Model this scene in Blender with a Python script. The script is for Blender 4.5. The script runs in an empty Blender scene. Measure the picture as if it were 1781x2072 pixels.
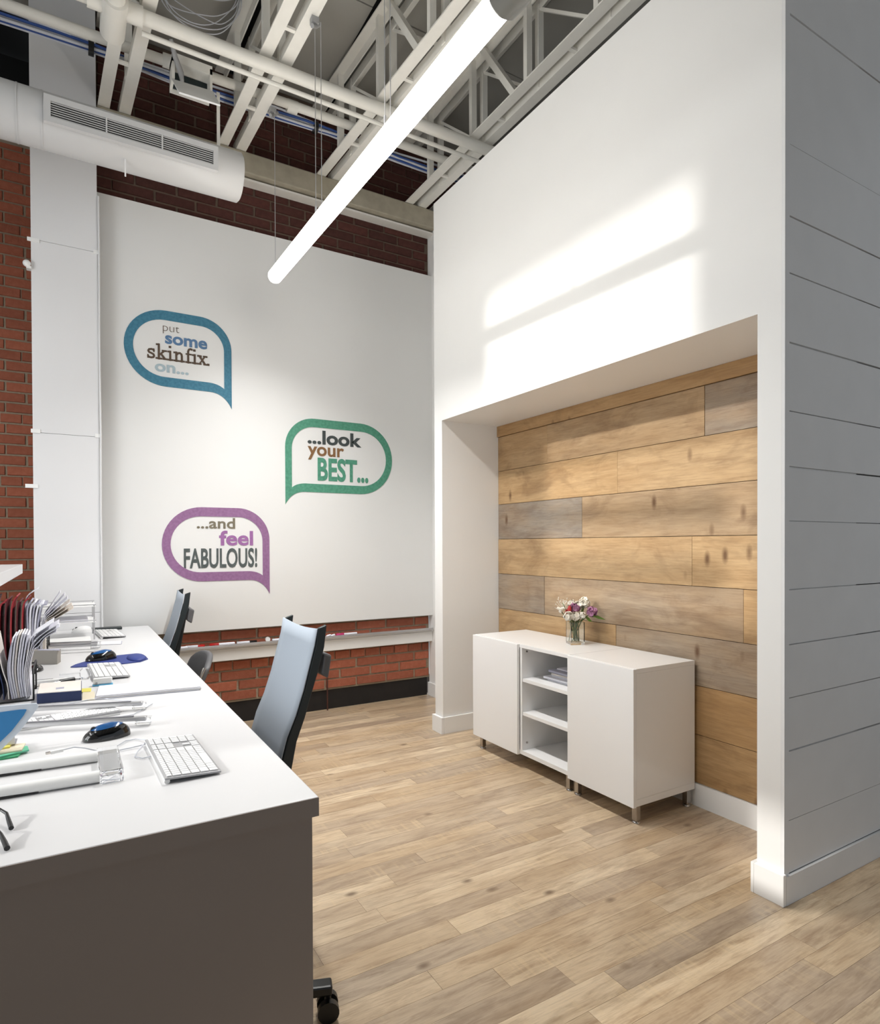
import bpy, math, random
from mathutils import Vector, Matrix
random.seed(7)
R = math.radians
SC = bpy.context.scene
COL = SC.collection

# ------------------------------------------------------------------ camera
FPX, YAW, PITCH, ROLL, CY = 1256.35243, 0.538304636, -9.40146251e-03, -3.80443285e-03, 1113.57810
fw = Vector((math.sin(YAW)*math.cos(PITCH), math.cos(YAW)*math.cos(PITCH), math.sin(PITCH)))
rt = Vector((math.cos(YAW), -math.sin(YAW), 0)); up = rt.cross(fw)
rt, up = math.cos(ROLL)*rt + math.sin(ROLL)*up, -math.sin(ROLL)*rt + math.cos(ROLL)*up
cd = bpy.data.cameras.new('camera'); cam = bpy.data.objects.new('camera', cd); COL.objects.link(cam)
m3 = Matrix((rt, up, -fw)).transposed()
cam.matrix_world = Matrix.Translation((0, 0, 1.34)) @ m3.to_4x4()
cd.sensor_fit = 'HORIZONTAL'; cd.sensor_width = 36; cd.lens = FPX*36/1781
cd.shift_y = (CY-1036)/1781; cd.clip_start = 0.05
SC.camera = cam

# ------------------------------------------------------------------ world, sun, fill lamps, exposure
SC.view_settings.view_transform = 'Standard'; SC.view_settings.look = 'None'
SC.view_settings.exposure = 0.18; SC.view_settings.gamma = 1.0
SC.view_settings.use_curve_mapping = False
wd = bpy.data.worlds.new('world'); SC.world = wd; wd.use_nodes = True
wd.node_tree.nodes['Background'].inputs[0].default_value = (0.86, 0.93, 1.0, 1)
wd.node_tree.nodes['Background'].inputs[1].default_value = 0.48

def sun_lamp(d, energy, angle, color):
    l = bpy.data.lights.new('sun', 'SUN'); l.energy = energy; l.angle = R(angle); l.color = color
    o = bpy.data.objects.new('sun', l); COL.objects.link(o)
    o.rotation_euler = Vector(d).to_track_quat('-Z', 'Y').to_euler(); o.location = (-6, 2.5, 7)
def fill_lamp(name, loc, d, sx, sy, power, color):
    l = bpy.data.lights.new(name, 'AREA'); l.shape = 'RECTANGLE'; l.size = sx; l.size_y = sy
    l.energy = power; l.color = color
    o = bpy.data.objects.new(name, l); COL.objects.link(o); o.location = loc
    o.rotation_euler = Vector(d).to_track_quat('-Z', 'Z').to_euler()
sun_lamp((1, 0, -0.425), 1.9, 1.8, (1.0, 0.97, 0.92))
fill_lamp('clerestory_fill', (-2.36, 2.46, 3.95), (1, 0, -0.12), 1.5, 1.6, 5, (0.93, 0.97, 1.0))  # area lamp added as soft fill at the unseen clerestory opening
fill_lamp('side_fill', (-2.36, 1.95, 1.62), (1, 0, 0), 2.3, 1.45, 60, (0.95, 0.98, 1.0))  # made-up side opening: lamp added to brighten cabinets and recess

# ------------------------------------------------------------------ mesh helpers
class MB:
    def __init__(s): s.v = []; s.f = []; s.sm = []
    def add(s, vs, fs, smooth=False):
        n = len(s.v); s.v += [tuple(p) for p in vs]
        for f in fs: s.f.append([i+n for i in f]); s.sm.append(smooth)
        return s
    def box(s, x0, x1, y0, y1, z0, z1):
        vs = [(x0,y0,z0),(x1,y0,z0),(x1,y1,z0),(x0,y1,z0),(x0,y0,z1),(x1,y0,z1),(x1,y1,z1),(x0,y1,z1)]
        return s.add(vs, [(0,3,2,1),(4,5,6,7),(0,1,5,4),(1,2,6,5),(2,3,7,6),(3,0,4,7)])
    def hexa(s, vs): return s.add(vs, [(0,3,2,1),(4,5,6,7),(0,1,5,4),(1,2,6,5),(2,3,7,6),(3,0,4,7)])
    def bar(s, a, b, w, h, upv=(0,0,1)):
        a, b = Vector(a), Vector(b); d = (b-a).normalized(); u = Vector(upv)
        if abs(d.dot(u)) > .98: u = Vector((0,1,0))
        r = d.cross(u).normalized(); u = r.cross(d)
        q = [(-w/2,-h/2),(w/2,-h/2),(w/2,h/2),(-w/2,h/2)]
        vs = [a+r*i+u*j for i,j in q]+[b+r*i+u*j for i,j in q]
        return s.hexa(vs)
    def tube(s, pts, r, n=10, caps=True, smooth=True):
        pts = [Vector(p) for p in pts]; rs = r if isinstance(r, (list,tuple)) else [r]*len(pts)
        t0 = (pts[1]-pts[0]).normalized(); u = Vector((0,0,1)) if abs(t0.z) < .9 else Vector((1,0,0))
        u = (u - t0*u.dot(t0)).normalized(); vs = []
        for i, p in enumerate(pts):
            t = (pts[min(i+1,len(pts)-1)]-pts[max(i-1,0)]).normalized()
            u = (u - t*u.dot(t)).normalized(); w = t.cross(u)
            for k in range(n):
                a = 2*math.pi*k/n; vs.append(p + (u*math.cos(a)+w*math.sin(a))*rs[i])
        fs = []
        for i in range(len(pts)-1):
            for k in range(n):
                k2 = (k+1) % n; fs.append((i*n+k, i*n+k2, (i+1)*n+k2, (i+1)*n+k))
        s.add(vs, fs, smooth)
        if caps:
            m = len(pts)-1
            s.add(vs[:n], [tuple(reversed(range(n)))]); s.add(vs[m*n:], [tuple(range(n))])
        return s
    def ball(s, c, rad, n=16, m=10, cut=None):
        vs = []; fs = []
        for j in range(m+1):
            th = math.pi*j/m
            for k in range(n):
                ph = 2*math.pi*k/n
                z = math.cos(th)
                if cut is not None: z = max(z, cut)
                vs.append((c[0]+rad[0]*math.sin(th)*math.cos(ph), c[1]+rad[1]*math.sin(th)*math.sin(ph), c[2]+rad[2]*z))
        for j in range(m):
            for k in range(n):
                k2 = (k+1) % n; fs.append((j*n+k, (j+1)*n+k, (j+1)*n+k2, j*n+k2))
        return s.add(vs, fs, True)
    def prism(s, poly, fn, a, b, smooth=False):
        n = len(poly); vs = [fn(p, a) for p in poly]+[fn(p, b) for p in poly]
        s.add(vs, [tuple(reversed(range(n))), tuple(range(n, 2*n))])
        s.add(vs, [(i, (i+1) % n, n+(i+1) % n, n+i) for i in range(n)], smooth); return s
    def strip(s, prof, y0, y1, t=0.0, smooth=True):
        """curved sheet: profile in X-Z extruded along Y, thickness t"""
        n = len(prof); vs = []
        for i, (x, z) in enumerate(prof):
            x2, z2 = prof[min(i+1, n-1)]; x1, z1 = prof[max(i-1, 0)]
            L = math.hypot(x2-x1, z2-z1) or 1; nx, nz = (z2-z1)/L, -(x2-x1)/L
            vs += [(x, y0, z), (x, y1, z), (x+nx*t, y1, z+nz*t), (x+nx*t, y0, z+nz*t)]
        fs = []
        for i in range(n-1):
            for k in range(4):
                k2 = (k+1) % 4; fs.append((i*4+k, i*4+k2, (i+1)*4+k2, (i+1)*4+k))
        fs += [(3,2,1,0), tuple(range((n-1)*4, n*4))]
        return s.add(vs, fs, False)
    def build(s, name, mat, parent=None, bevel=0, kind=None, fix=True):
        o0 = Vector((0,0,0)); p = parent
        while p is not None: o0 += p.location; p = p.parent
        me = bpy.data.meshes.new(name); me.from_pydata([tuple(Vector(v)-o0) for v in s.v], [], s.f)
        me.polygons.foreach_set('use_smooth', s.sm)
        if fix:
            import bmesh
            bm = bmesh.new(); bm.from_mesh(me); bmesh.ops.recalc_face_normals(bm, faces=bm.faces); bm.to_mesh(me); bm.free()
        me.update()
        if mat: me.materials.append(mat)
        o = bpy.data.objects.new(name, me); COL.objects.link(o)
        if parent is not None: o.parent = parent
        if bevel:
            b = o.modifiers.new('bevel', 'BEVEL'); b.width = bevel; b.segments = 2; b.limit_method = 'ANGLE'
        if kind: o['kind'] = kind
        return o
def box(x0, x1, y0, y1, z0, z1): return MB().box(x0, x1, y0, y1, z0, z1)
def tag(o, label, cat, group=None):
    o['label'] = label; o['category'] = cat
    if group: o['group'] = group
    return o
def thing(name, label, cat, loc=(0,0,0), group=None):
    o = bpy.data.objects.new(name, None); COL.objects.link(o); o.location = loc; o.empty_display_size = .05
    return tag(o, label, cat, group)
def struct(o): o['kind'] = 'structure'; return o
def dup(root, loc, rz, label, group=None):
    r = root.copy(); COL.objects.link(r); r.location = loc; r.rotation_euler = (0, 0, rz); r['label'] = label
    if group: r['group'] = group
    for ch in list(root.children):
        c = ch.copy(); COL.objects.link(c); c.parent = r
        for g in list(ch.children):
            d = g.copy(); COL.objects.link(d); d.parent = c
    return r

# ------------------------------------------------------------------ materials
def lin(c):
    return tuple((v/12.92 if v <= .04045 else ((v+.055)/1.055)**2.4) for v in c)
def L4(c): return (*lin(c), 1)
def newmat(name):
    m = bpy.data.materials.new(name); m.use_nodes = True
    return m, m.node_tree.nodes, m.node_tree.links, m.node_tree.nodes['Principled BSDF']
def mat(name, c, rough=.5, metal=0, var=0.0, scale=8, bump=0, spec=None, rand=0.0, coat=0):
    m, N, K, B = newmat(name)
    B.inputs['Base Color'].default_value = L4(c); B.inputs['Roughness'].default_value = rough
    B.inputs['Metallic'].default_value = metal
    if spec is not None: B.inputs['Specular IOR Level'].default_value = spec
    if coat: B.inputs['Coat Weight'].default_value = coat; B.inputs['Coat Roughness'].default_value = .1
    if var or bump or rand:
        tc = N.new('ShaderNodeTexCoord'); nz = N.new('ShaderNodeTexNoise'); nz.inputs['Scale'].default_value = scale
        nz.inputs['Detail'].default_value = 5
        K.new(tc.outputs['Object'], nz.inputs['Vector'])
        mx = N.new('ShaderNodeMix'); mx.data_type = 'RGBA'
        lo = tuple(max(0, v-var) for v in c); hi = tuple(min(1, v+var) for v in c)
        mx.inputs[6].default_value = L4(lo); mx.inputs[7].default_value = L4(hi)
        K.new(nz.outputs['Fac'], mx.inputs[0]); out = mx.outputs[2]
        if rand:
            oi = N.new('ShaderNodeObjectInfo'); hs = N.new('ShaderNodeHueSaturation')
            mr = N.new('ShaderNodeMapRange'); mr.inputs[3].default_value = 1-rand; mr.inputs[4].default_value = 1+rand
            K.new(oi.outputs['Random'], mr.inputs[0]); K.new(mr.outputs[0], hs.inputs['Value'])
            K.new(out, hs.inputs['Color']); out = hs.outputs[0]
        K.new(out, B.inputs['Base Color'])
        if bump:
            bp = N.new('ShaderNodeBump'); bp.inputs['Strength'].default_value = bump; bp.inputs['Distance'].default_value = .01
            K.new(nz.outputs['Fac'], bp.inputs['Height']); K.new(bp.outputs[0], B.inputs['Normal'])
    return m
def emat(name, c, strength):
    m, N, K, B = newmat(name); B.inputs['Base Color'].default_value = L4((1,1,1))
    B.inputs['Emission Color'].default_value = (*c, 1); B.inputs['Emission Strength'].default_value = strength; return m
def glassmat(name, c=(.97,1,.99), rough=0.0, ior=1.45):
    m, N, K, B = newmat(name)
    B.inputs['Base Color'].default_value = (*c, 1); B.inputs['Transmission Weight'].default_value = 1
    B.inputs['Roughness'].default_value = rough; B.inputs['IOR'].default_value = ior; return m

def woodmat(name, axis, tones, greys, gscale, rough=.5, knots=True, saw=False, spec=.4):
    """axis: grain direction index. Per-object attributes: tone (0..1), grey (0..1), seed."""
    m, N, K, B = newmat(name)
    tc = N.new('ShaderNodeTexCoord')
    def attr(n):
        a = N.new('ShaderNodeAttribute'); a.attribute_type = 'OBJECT'; a.attribute_name = n; return a.outputs['Fac']
    seed, grey, tone = attr('seed'), attr('grey'), attr('tone')
    cx = N.new('ShaderNodeCombineXYZ'); K.new(seed, cx.inputs[0]); K.new(seed, cx.inputs[1]); K.new(seed, cx.inputs[2])
    ad = N.new('ShaderNodeVectorMath'); ad.operation = 'ADD'; K.new(tc.outputs['Object'], ad.inputs[0]); K.new(cx.outputs[0], ad.inputs[1])
    def noise(along, across, detail=6, rgh=.6, dist=0.0):
        mp = N.new('ShaderNodeVectorMath'); mp.operation = 'MULTIPLY'
        s = [across]*3; s[axis] = along; mp.inputs[1].default_value = s
        K.new(ad.outputs[0], mp.inputs[0])
        nz = N.new('ShaderNodeTexNoise'); nz.inputs['Scale'].default_value = 1; nz.inputs['Detail'].default_value = detail
        nz.inputs['Roughness'].default_value = rgh; nz.inputs['Distortion'].default_value = dist
        K.new(mp.outputs[0], nz.inputs['Vector']); return nz.outputs['Fac']
    def math_(op, a, b=None, clamp=False):
        n = N.new('ShaderNodeMath'); n.operation = op; n.use_clamp = clamp
        for i, v in enumerate((a, b)):
            if v is None: continue
            if isinstance(v, (int, float)): n.inputs[i].default_value = v
            else: K.new(v, n.inputs[i])
        return n.outputs[0]
    def mix(f, a, b, mode='MIX'):
        n = N.new('ShaderNodeMix'); n.data_type = 'RGBA'; n.blend_type = mode
        for s, v in ((0, f), (6, a), (7, b)):
            if isinstance(v, (int, float)): n.inputs[s].default_value = v
            elif isinstance(v, tuple): n.inputs[s].default_value = L4(v)
            else: K.new(v, n.inputs[s])
        return n.outputs[2]
    def sharpen(x, c, w):
        n = N.new('ShaderNodeMapRange'); n.inputs[1].default_value = c-w; n.inputs[2].default_value = c+w
        K.new(x, n.inputs[0]); return n.outputs[0]
    big = noise(1.1*gscale, 4*gscale, 3); mid = noise(2.2*gscale, 16*gscale, 6, .65, .5); fine = noise(5*gscale, 90*gscale, 4, .7)
    f1 = math_('ADD', math_('MULTIPLY', sharpen(big, .5, .22), .55), math_('MULTIPLY', tone, .6), True)
    base = mix(f1, tones[0], tones[1])
    base = mix(math_('MULTIPLY', sharpen(mid, .58, .13 if saw else .16), .8 if saw else .55), base, tones[2])
    gm = math_('MULTIPLY', grey, math_('ADD', .55, math_('MULTIPLY', sharpen(big, .45, .25), .6)), True)
    base = mix(gm, base, mix(sharpen(mid, .5, .2), greys[0], greys[1]))
    base = mix(math_('MULTIPLY', sharpen(fine, .6, .15), .32), base, tones[3])
    blot = noise(1.6*gscale, 3.2*gscale, 4, .6, 1.2)
    base = mix(math_('MULTIPLY', sharpen(blot, .60, .09), .34 if not saw else .20), base, tones[3])
    if knots:
        mp = N.new('ShaderNodeVectorMath'); mp.operation = 'MULTIPLY'; s = [(4.5 if saw else 2.4)*gscale]*3; s[axis] = (2.6 if saw else 5.5)*gscale
        mp.inputs[1].default_value = s; K.new(ad.outputs[0], mp.inputs[0])
        ds = N.new('ShaderNodeVectorMath'); ds.operation = 'ADD'; K.new(mp.outputs[0], ds.inputs[0])
        vo = N.new('ShaderNodeTexVoronoi'); vo.inputs['Scale'].default_value = 1; K.new(ds.outputs[0], vo.inputs['Vector'])
        kn = N.new('ShaderNodeMapRange'); kn.inputs[1].default_value = .05; kn.inputs[2].default_value = .19
        kn.inputs[3].default_value = 1; kn.inputs[4].default_value = 0; K.new(vo.outputs['Distance'], kn.inputs[0])
        sep = N.new('ShaderNodeSeparateColor'); K.new(vo.outputs['Color'], sep.inputs[0])
        on = math_('GREATER_THAN', sep.outputs[0], .84 if saw else .52)
        base = mix(math_('MULTIPLY', math_('MULTIPLY', kn.outputs[0], on), .85), base, tones[3])
    if saw:
        sw = noise(55, 2.0, 2); ar = noise(1.5, 5, 2)
        base = mix(math_('MULTIPLY', sharpen(sw, .56, .06), math_('MULTIPLY', sharpen(ar, .58, .08), .30)), base, (.86,.76,.60))
    K.new(base, B.inputs['Base Color'])
    B.inputs['Roughness'].default_value = rough; B.inputs['Specular IOR Level'].default_value = spec
    bp = N.new('ShaderNodeBump'); bp.inputs['Strength'].default_value = .12; bp.inputs['Distance'].default_value = .004
    K.new(fine, bp.inputs['Height']); K.new(bp.outputs[0], B.inputs['Normal'])
    return m

M = {}
M['white_wall'] = mat('white_wall', (.93,.928,.92), .45, var=.008, scale=3)
M['board_wall'] = mat('board_wall', (.90,.90,.895), .4, var=.01, scale=2)
M['pilaster'] = mat('pilaster', (.89,.89,.895), .45, var=.01, scale=2)
M['trim'] = mat('trim', (.94,.94,.935), .35)
M['shiplap'] = mat('shiplap', (.91,.91,.91), .5, var=.02, scale=6, bump=.05)
M['gap'] = mat('gap', (.10,.09,.085), .9)
M['floor_gap'] = mat('floor_gap', (.34,.27,.20), .8)
M['mortar'] = mat('mortar', (.60,.54,.46), .95, var=.06, scale=60, bump=.4)
M['mortar_shaded'] = mat('mortar_shaded', (.40,.34,.29), .95, var=.05, scale=40, bump=.4)  # same mortar, with the shade of the upper wall put into its colour
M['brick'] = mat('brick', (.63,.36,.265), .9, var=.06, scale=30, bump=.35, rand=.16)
M['brick_shaded'] = mat('brick_shaded', (.29,.145,.115), .9, var=.06, scale=30, bump=.35, rand=.2)  # same brick darkened in colour for the shade under the roof
M['blackbase'] = mat('blackbase', (.10,.085,.08), .7, var=.03, scale=14)
M['ceil_white'] = mat('ceil_white', (.66,.65,.62), .7, var=.03, scale=3)
M['steel_white'] = mat('steel_white', (.92,.91,.88), .45, var=.02, scale=20)
M['ledge'] = mat('ledge', (.66,.63,.56), .8, var=.08, scale=12)
M['pipe_white'] = mat('pipe_white', (.88,.87,.84), .4, var=.02, scale=8)
M['duct'] = mat('duct', (.80,.80,.80), .4, var=.01, scale=3)
M['dark'] = mat('dark', (.05,.05,.055), .6)
M['black_plastic'] = mat('black_plastic', (.045,.047,.05), .35)
M['black_gloss'] = mat('black_gloss', (.03,.03,.035), .12, coat=.5)
M['laminate'] = mat('laminate', (.85,.85,.855), .32, var=.006, scale=3)
M['desk_shaded'] = mat('desk_shaded', (.58,.54,.515), .45, var=.01, scale=4)  # white desk with the shade on its near end painted in
M['cab_white'] = mat('cab_white', (.93,.928,.925), .28)
M['chrome'] = mat('chrome', (.72,.70,.68), .25, 1)
M['alu'] = mat('alu', (.78,.78,.79), .35, .8)
M['alu_key'] = mat('alu_key', (.66,.66,.67), .4, .2)
M['key'] = mat('key', (.95,.95,.95), .4)
M['paper'] = mat('paper', (.92,.92,.95), .8, var=.02, scale=20)
M['paper_warm'] = mat('paper_warm', (.91,.88,.85), .8, var=.02, scale=20)
M['paper_grey'] = mat('paper_grey', (.66,.66,.72), .8, var=.04, scale=20)
M['red_folder'] = mat('red_folder', (.62,.14,.17), .6, var=.04, scale=10)
M['dark_red'] = mat('dark_red', (.36,.07,.10), .6, var=.04, scale=10)
M['navy'] = mat('navy', (.10,.16,.32), .5, var=.02, scale=10)
M['blue'] = mat('blue', (.15,.22,.50), .6)
M['blue_gloss'] = mat('blue_gloss', (.10,.33,.56), .15, coat=.6)
M['cardblue'] = mat('cardblue', (.22,.50,.72), .4, var=.03, scale=6)
M['cardedge'] = mat('cardedge', (.82,.85,.89), .4)
M['mesh_grey'] = mat('mesh_grey', (.69,.73,.775), .7, var=.012, scale=300)
M['frame_dark'] = mat('frame_dark', (.15,.18,.19), .4)
M['grey_pad'] = mat('grey_pad', (.36,.36,.37), .5)
M['grey_box'] = mat('grey_box', (.58,.56,.53), .7, var=.03, scale=8)
M['groove_grey'] = mat('groove_grey', (.45,.45,.47), .5)
M['cream'] = mat('cream', (.90,.86,.76), .7)
M['yellow'] = mat('yellow', (.90,.86,.42), .7)
M['green_note'] = mat('green_note', (.45,.80,.66), .7)
M['green_deep'] = mat('green_deep', (.25,.60,.42), .7)
M['cyan'] = mat('cyan', (.40,.72,.88), .4)
M['cable_blue'] = mat('cable_blue', (.20,.32,.58), .4)
M['cable_white'] = mat('cable_white', (.82,.83,.86), .5)
M['cable_grey'] = mat('cable_grey', (.62,.62,.62), .5)
M['teal_dark'] = mat('teal_dark', (.05,.12,.13), .5)
M['red_plastic'] = mat('red_plastic', (.72,.08,.08), .4)
M['pink_plastic'] = mat('pink_plastic', (.70,.10,.38), .4)
M['violet_plastic'] = mat('violet_plastic', (.22,.16,.45), .4)
M['copper'] = mat('copper', (.30,.17,.14), .5)
M['glass'] = glassmat('glass')
M['acrylic'] = glassmat('acrylic', (.98,.99,1), .03, 1.3)
M['water'] = glassmat('water', (.97,1,.98), 0, 1.33)
M['petal_white'] = mat('petal_white', (.95,.93,.88), .6, var=.03, scale=60)
M['petal_mauve'] = mat('petal_mauve', (.66,.45,.58), .6, var=.10, scale=60)
M['petal_red'] = mat('petal_red', (.72,.22,.22), .6)
M['leaf'] = mat('leaf', (.36,.50,.18), .5, var=.08, scale=40)
M['stem'] = mat('stem', (.35,.43,.25), .5, var=.06, scale=40)
M['tube'] = emat('tube', (1.0, .955, .88), 9.5)
M['housing'] = mat('housing', (.50,.50,.48), .4, .3)
M['decal_blue'] = mat('decal_blue', (.21,.46,.56), .6, var=.10, scale=55)
M['decal_green'] = mat('decal_green', (.29,.56,.46), .6, var=.10, scale=55)
M['decal_purple'] = mat('decal_purple', (.56,.40,.56), .6, var=.08, scale=55)
M['ink_brown'] = mat('ink_brown', (.33,.26,.20), .6)
M['ink_tan'] = mat('ink_tan', (.50,.36,.22), .6, var=.06, scale=60)
M['ink_olive'] = mat('ink_olive', (.46,.43,.36), .6, var=.08, scale=30)
M['ink_blue'] = mat('ink_blue', (.33,.47,.62), .6, var=.06, scale=60)
M['ink_pale'] = mat('ink_pale', (.66,.73,.76), .6, var=.04, scale=60)
M['ink_dark'] = mat('ink_dark', (.24,.27,.27), .6, var=.03, scale=60)
M['ink_slate'] = mat('ink_slate', (.31,.34,.34), .6, var=.08, scale=30)
M['ink_violet'] = mat('ink_violet', (.60,.40,.62), .6, var=.06, scale=60)
M['board_wood'] = woodmat('board_wood', 1, [(.65,.505,.33), (.75,.63,.465), (.55,.41,.255), (.35,.23,.13)], [(.62,.575,.515), (.51,.47,.43)], 1.6, .55)
M['floor_wood'] = woodmat('floor_wood', 0, [(.70,.595,.465), (.88,.80,.68), (.60,.49,.375), (.40,.31,.225)], [(.67,.595,.52), (.53,.46,.395)], 2.2, .30, saw=True, spec=.5)

# ------------------------------------------------------------------ setting: floor
floor = struct(box(-2.5, 6, -7, 5.6, -.05, -.006).build('floor', M['floor_gap']))
PW = .0965
rows = range(-3, 53)
rng = random.Random(3)
nplank = 0
for i in rows:
    y0 = 1.013 + PW*(i-4); y1 = y0+PW
    if y0 > 4.83 or y1 < .75: continue
    x = -.35 - rng.random()*.9
    # keep joints where the photograph shows them
    joint = {4: 2.02, 11: 1.633, 8: 1.312, 9: None, 14: .959, 17: 1.28, 20: 1.443, 31: 1.94, 12: 2.166, 10: .955}.get(i)
    if joint is not None: x = joint - 1.02*math.ceil((joint+.35)/1.02)
    while x < 4.2:
        Lk = 1.02 if joint is not None else .72+rng.random()*.5
        if x+Lk > -.3:
            q = .0004
            o = box(max(x, -1.3)+q, min(x+Lk, 4.4)-q, y0+q, y1-q, -.01, rng.random()*.0003).build('plank', M['floor_wood'], floor)
            o['seed'] = rng.random()*40; o['grey'] = float(rng.random()**2*.8); o['tone'] = float(rng.random())
            nplank += 1
        x += Lk
# plain floor under the desk and behind the camera
o = box(-2.45, 5.9, -6.9, 1.013+PW*(-6)-.001, -.01, 0).build('floor_sheet', M['floor_wood'], floor); o['seed'] = 3.0; o['grey'] = .3; o['tone'] = .4

# ------------------------------------------------------------------ setting: partition with recess (wall_right)
XF = 2.262
w = MB(); w.box(XF, 2.80, 3.755, 3.86, 0, 3.78); w.box(XF, 2.80, 1.325, 1.418, 0, 3.78); w.box(XF, 2.80, 1.418, 3.755, 2.214, 3.78)
wall_right = struct(w.build('wall_right', M['white_wall']))
w = MB(); w.box(2.75, 2.80, 3.86, 4.80, 0, 4.3)
struct(w.build('wall_return', M['white_wall']))
# wood-clad back of the recess
rec = struct(box(2.772, 2.80, 1.4185, 3.7545, 0, 2.2135).build('wall_recess', M['gap']))
rowz = [2.134, 1.881, 1.634, 1.3785, 1.122, .865, .6145, .3645, .116]
joints = [[3.20, 2.001], [2.581], [2.874], [2.075], [3.232, 1.792], [2.594], [2.35], [2.2]]
looks = [[(.10,.30),(.22,.55),(.9,.05)], [(.02,.75),(.10,.95)], [(.95,.2),(.38,.75)], [(.12,.8),(.05,.95)], [(.9,.1),(.6,.45),(.02,.35)], [(.08,.6),(.75,.3)], [(.4,.2),(.0,.0)], [(.1,.3),(.0,.30)]]
rng = random.Random(11)
for r in range(8):
    ys = [3.7535]+joints[r]+[1.4195]
    for k in range(len(ys)-1):
        d = rng.random()*.003
        b = MB().box(2.750-d, 2.7715, ys[k+1]+.0012, ys[k]-.0012, rowz[r+1]+.0015, rowz[r]-.0015)
        o = b.build('plank', M['board_wood'], rec)
        g, t = looks[r][k]; o['grey'] = float(g); o['tone'] = float(t); o['seed'] = rng.random()*30
o = box(2.738, 2.7715, 1.4195, 3.7535, 2.1355, 2.213).build('plank', M['board_wood'], rec); o['grey'] = 0.02; o['tone'] = 0.0; o['seed'] = 5.5
struct(box(2.738, 2.7715, 1.4195, 3.7535, 0, .1145).build('baseboard_recess', M['trim']))
# base blocks round the two jambs
w = MB(); w.box(2.242, XF-.0005, 1.303, 1.418, 0, .117); w.box(2.242, 2.738, 1.4185, 1.432, 0, .117)
struct(w.build('baseboard_right', M['trim'], bevel=.002))
w = MB(); w.box(2.242, XF-.0005, 3.741, 3.875, 0, .117); w.box(2.262, 2.738, 3.741, 3.7545, 0, .117); w.box(2.262, 2.75, 3.8605, 3.875, 0, .117)
struct(w.build('baseboard_jamb', M['trim'], bevel=.002))
struct(box(2.733, 2.7495, 3.876, 4.80, 0, .117).build('baseboard_return', M['trim'], bevel=.002))
# shiplap end facing the camera
wf = struct(box(XF+.03, 4.4, 1.334, 1.40, 0, 3.78).build('wall_front', M['gap']))
struct(box(XF, XF+.0295, 1.312, 1.3248, 0, 3.78).build('trim_1', M['shiplap']))
sz = [.108, .305, .565, .763, .9625, 1.1675, 1.4225, 1.6235, 1.83, 2.083, 2.34, 2.549, 2.814, 3.290, 3.78]
gaps = [.0015, .0015, .004, .003, .003, .0028, .002, .004, .003, .005, .004, .0035, .002, .006, .002]
rng = random.Random(5)
for k in range(len(sz)-1):
    xs = [XF+.030, 4.4] if k % 3 else [XF+.030, 3.35+.3*(k % 2), 4.4]
    for j in range(len(xs)-1):
        d = rng.random()*.002; g0, g1 = gaps[k]*.75, gaps[k+1]*.75; t = rng.uniform(-.0012, .0012)
        x0, x1 = xs[j]+.0004, xs[j+1]-.001
        b = MB().hexa([(x0,1.316-d,sz[k]+g0),(x1,1.316-d,sz[k]+g0+t*.2),(x1,1.3335,sz[k]+g0+t*.2),(x0,1.3335,sz[k]+g0),
                       (x0,1.316-d,sz[k+1]-g1),(x1,1.316-d,sz[k+1]-g1+t),(x1,1.3335,sz[k+1]-g1+t),(x0,1.3335,sz[k+1]-g1)])
        b.build('plank', M['shiplap'], wf)
struct(box(XF-.0005+.0005, 4.4, 1.303, 1.3155, 0, .106).build('baseboard_front', M['shiplap']))

# ------------------------------------------------------------------ setting: back wall of brick
wb = struct(MB().box(-.19, 2.7495, 4.806, 5.0, .16, .73).build('wall_back', M['mortar']))
wu = struct(MB().box(-.19, 4.5, 4.806, 5.0, .7305, 4.86).build('wall_upper', M['mortar_shaded']))
wa = struct(MB().box(-2.4, -.10, 5.506, 5.6, 0, 4.86).build('wall_alcove', M['mortar']))
COURSE = .0765
def brick_mesh(name, L, H, seed):
    r = random.Random(seed); e = .004
    def j(a): return a+r.uniform(-.0022, .0022)
    vs = [(j(0),.012,j(0)),(j(L),.012,j(0)),(j(L),.012,j(H)),(j(0),.012,j(H)),
          (e,0,e),(L-e,0,e),(L-e,0,H-e),(e,0,H-e)]
    m = MB().add(vs, [(4,5,6,7),(0,1,5,4),(1,2,6,5),(2,3,7,6),(3,0,4,7)])
    o = m.build(name, None); me = o.data; bpy.data.objects.remove(o); return me
BM = {}
def brick(parent, x0, x1, z0, y, mt):
    L = x1-x0; key = (round(L, 2), rng.randrange(3), mt)
    if key not in BM:
        BM[key] = brick_mesh('brick', key[0], COURSE-.010, hash(key[:2]) % 997); BM[key].materials.append(M[mt])
    o = bpy.data.objects.new('brick', BM[key]); COL.objects.link(o); o.parent = parent
    o.location = (x0, y+rng.uniform(-.002, .002), z0+.005)
def lay(parent, xa, xb, za, zb, y, mt, off=0.0):
    k = math.floor((za-.169)/COURSE)
    while .169+COURSE*k < zb-.02:
        z0 = .169+COURSE*k
        if z0 >= za-.02:
            header = (k % 6 == 3)
            p = .1355 if header else .2735
            x = (1.778 if k % 2 == 0 else 1.778+.128) + off
            if header: x = 1.856+off
            x -= p*math.ceil((x-xa)/p)
            while x < xb:
                a, b = max(x, xa), min(x+p, xb)
                if b-a > .03: brick(parent, a+.005, b-.005, z0, y, mt)
                x += p
        k += 1
rng = random.Random(21)
lay(wb, .62, 2.748, .169, .72, 4.796, 'brick')
lay(wu, .17, 2.748, 3.66, 4.10, 4.796, 'brick_shaded')
lay(wu, .18, 3.3, 4.25, 4.82, 4.796, 'brick_shaded')
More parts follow.
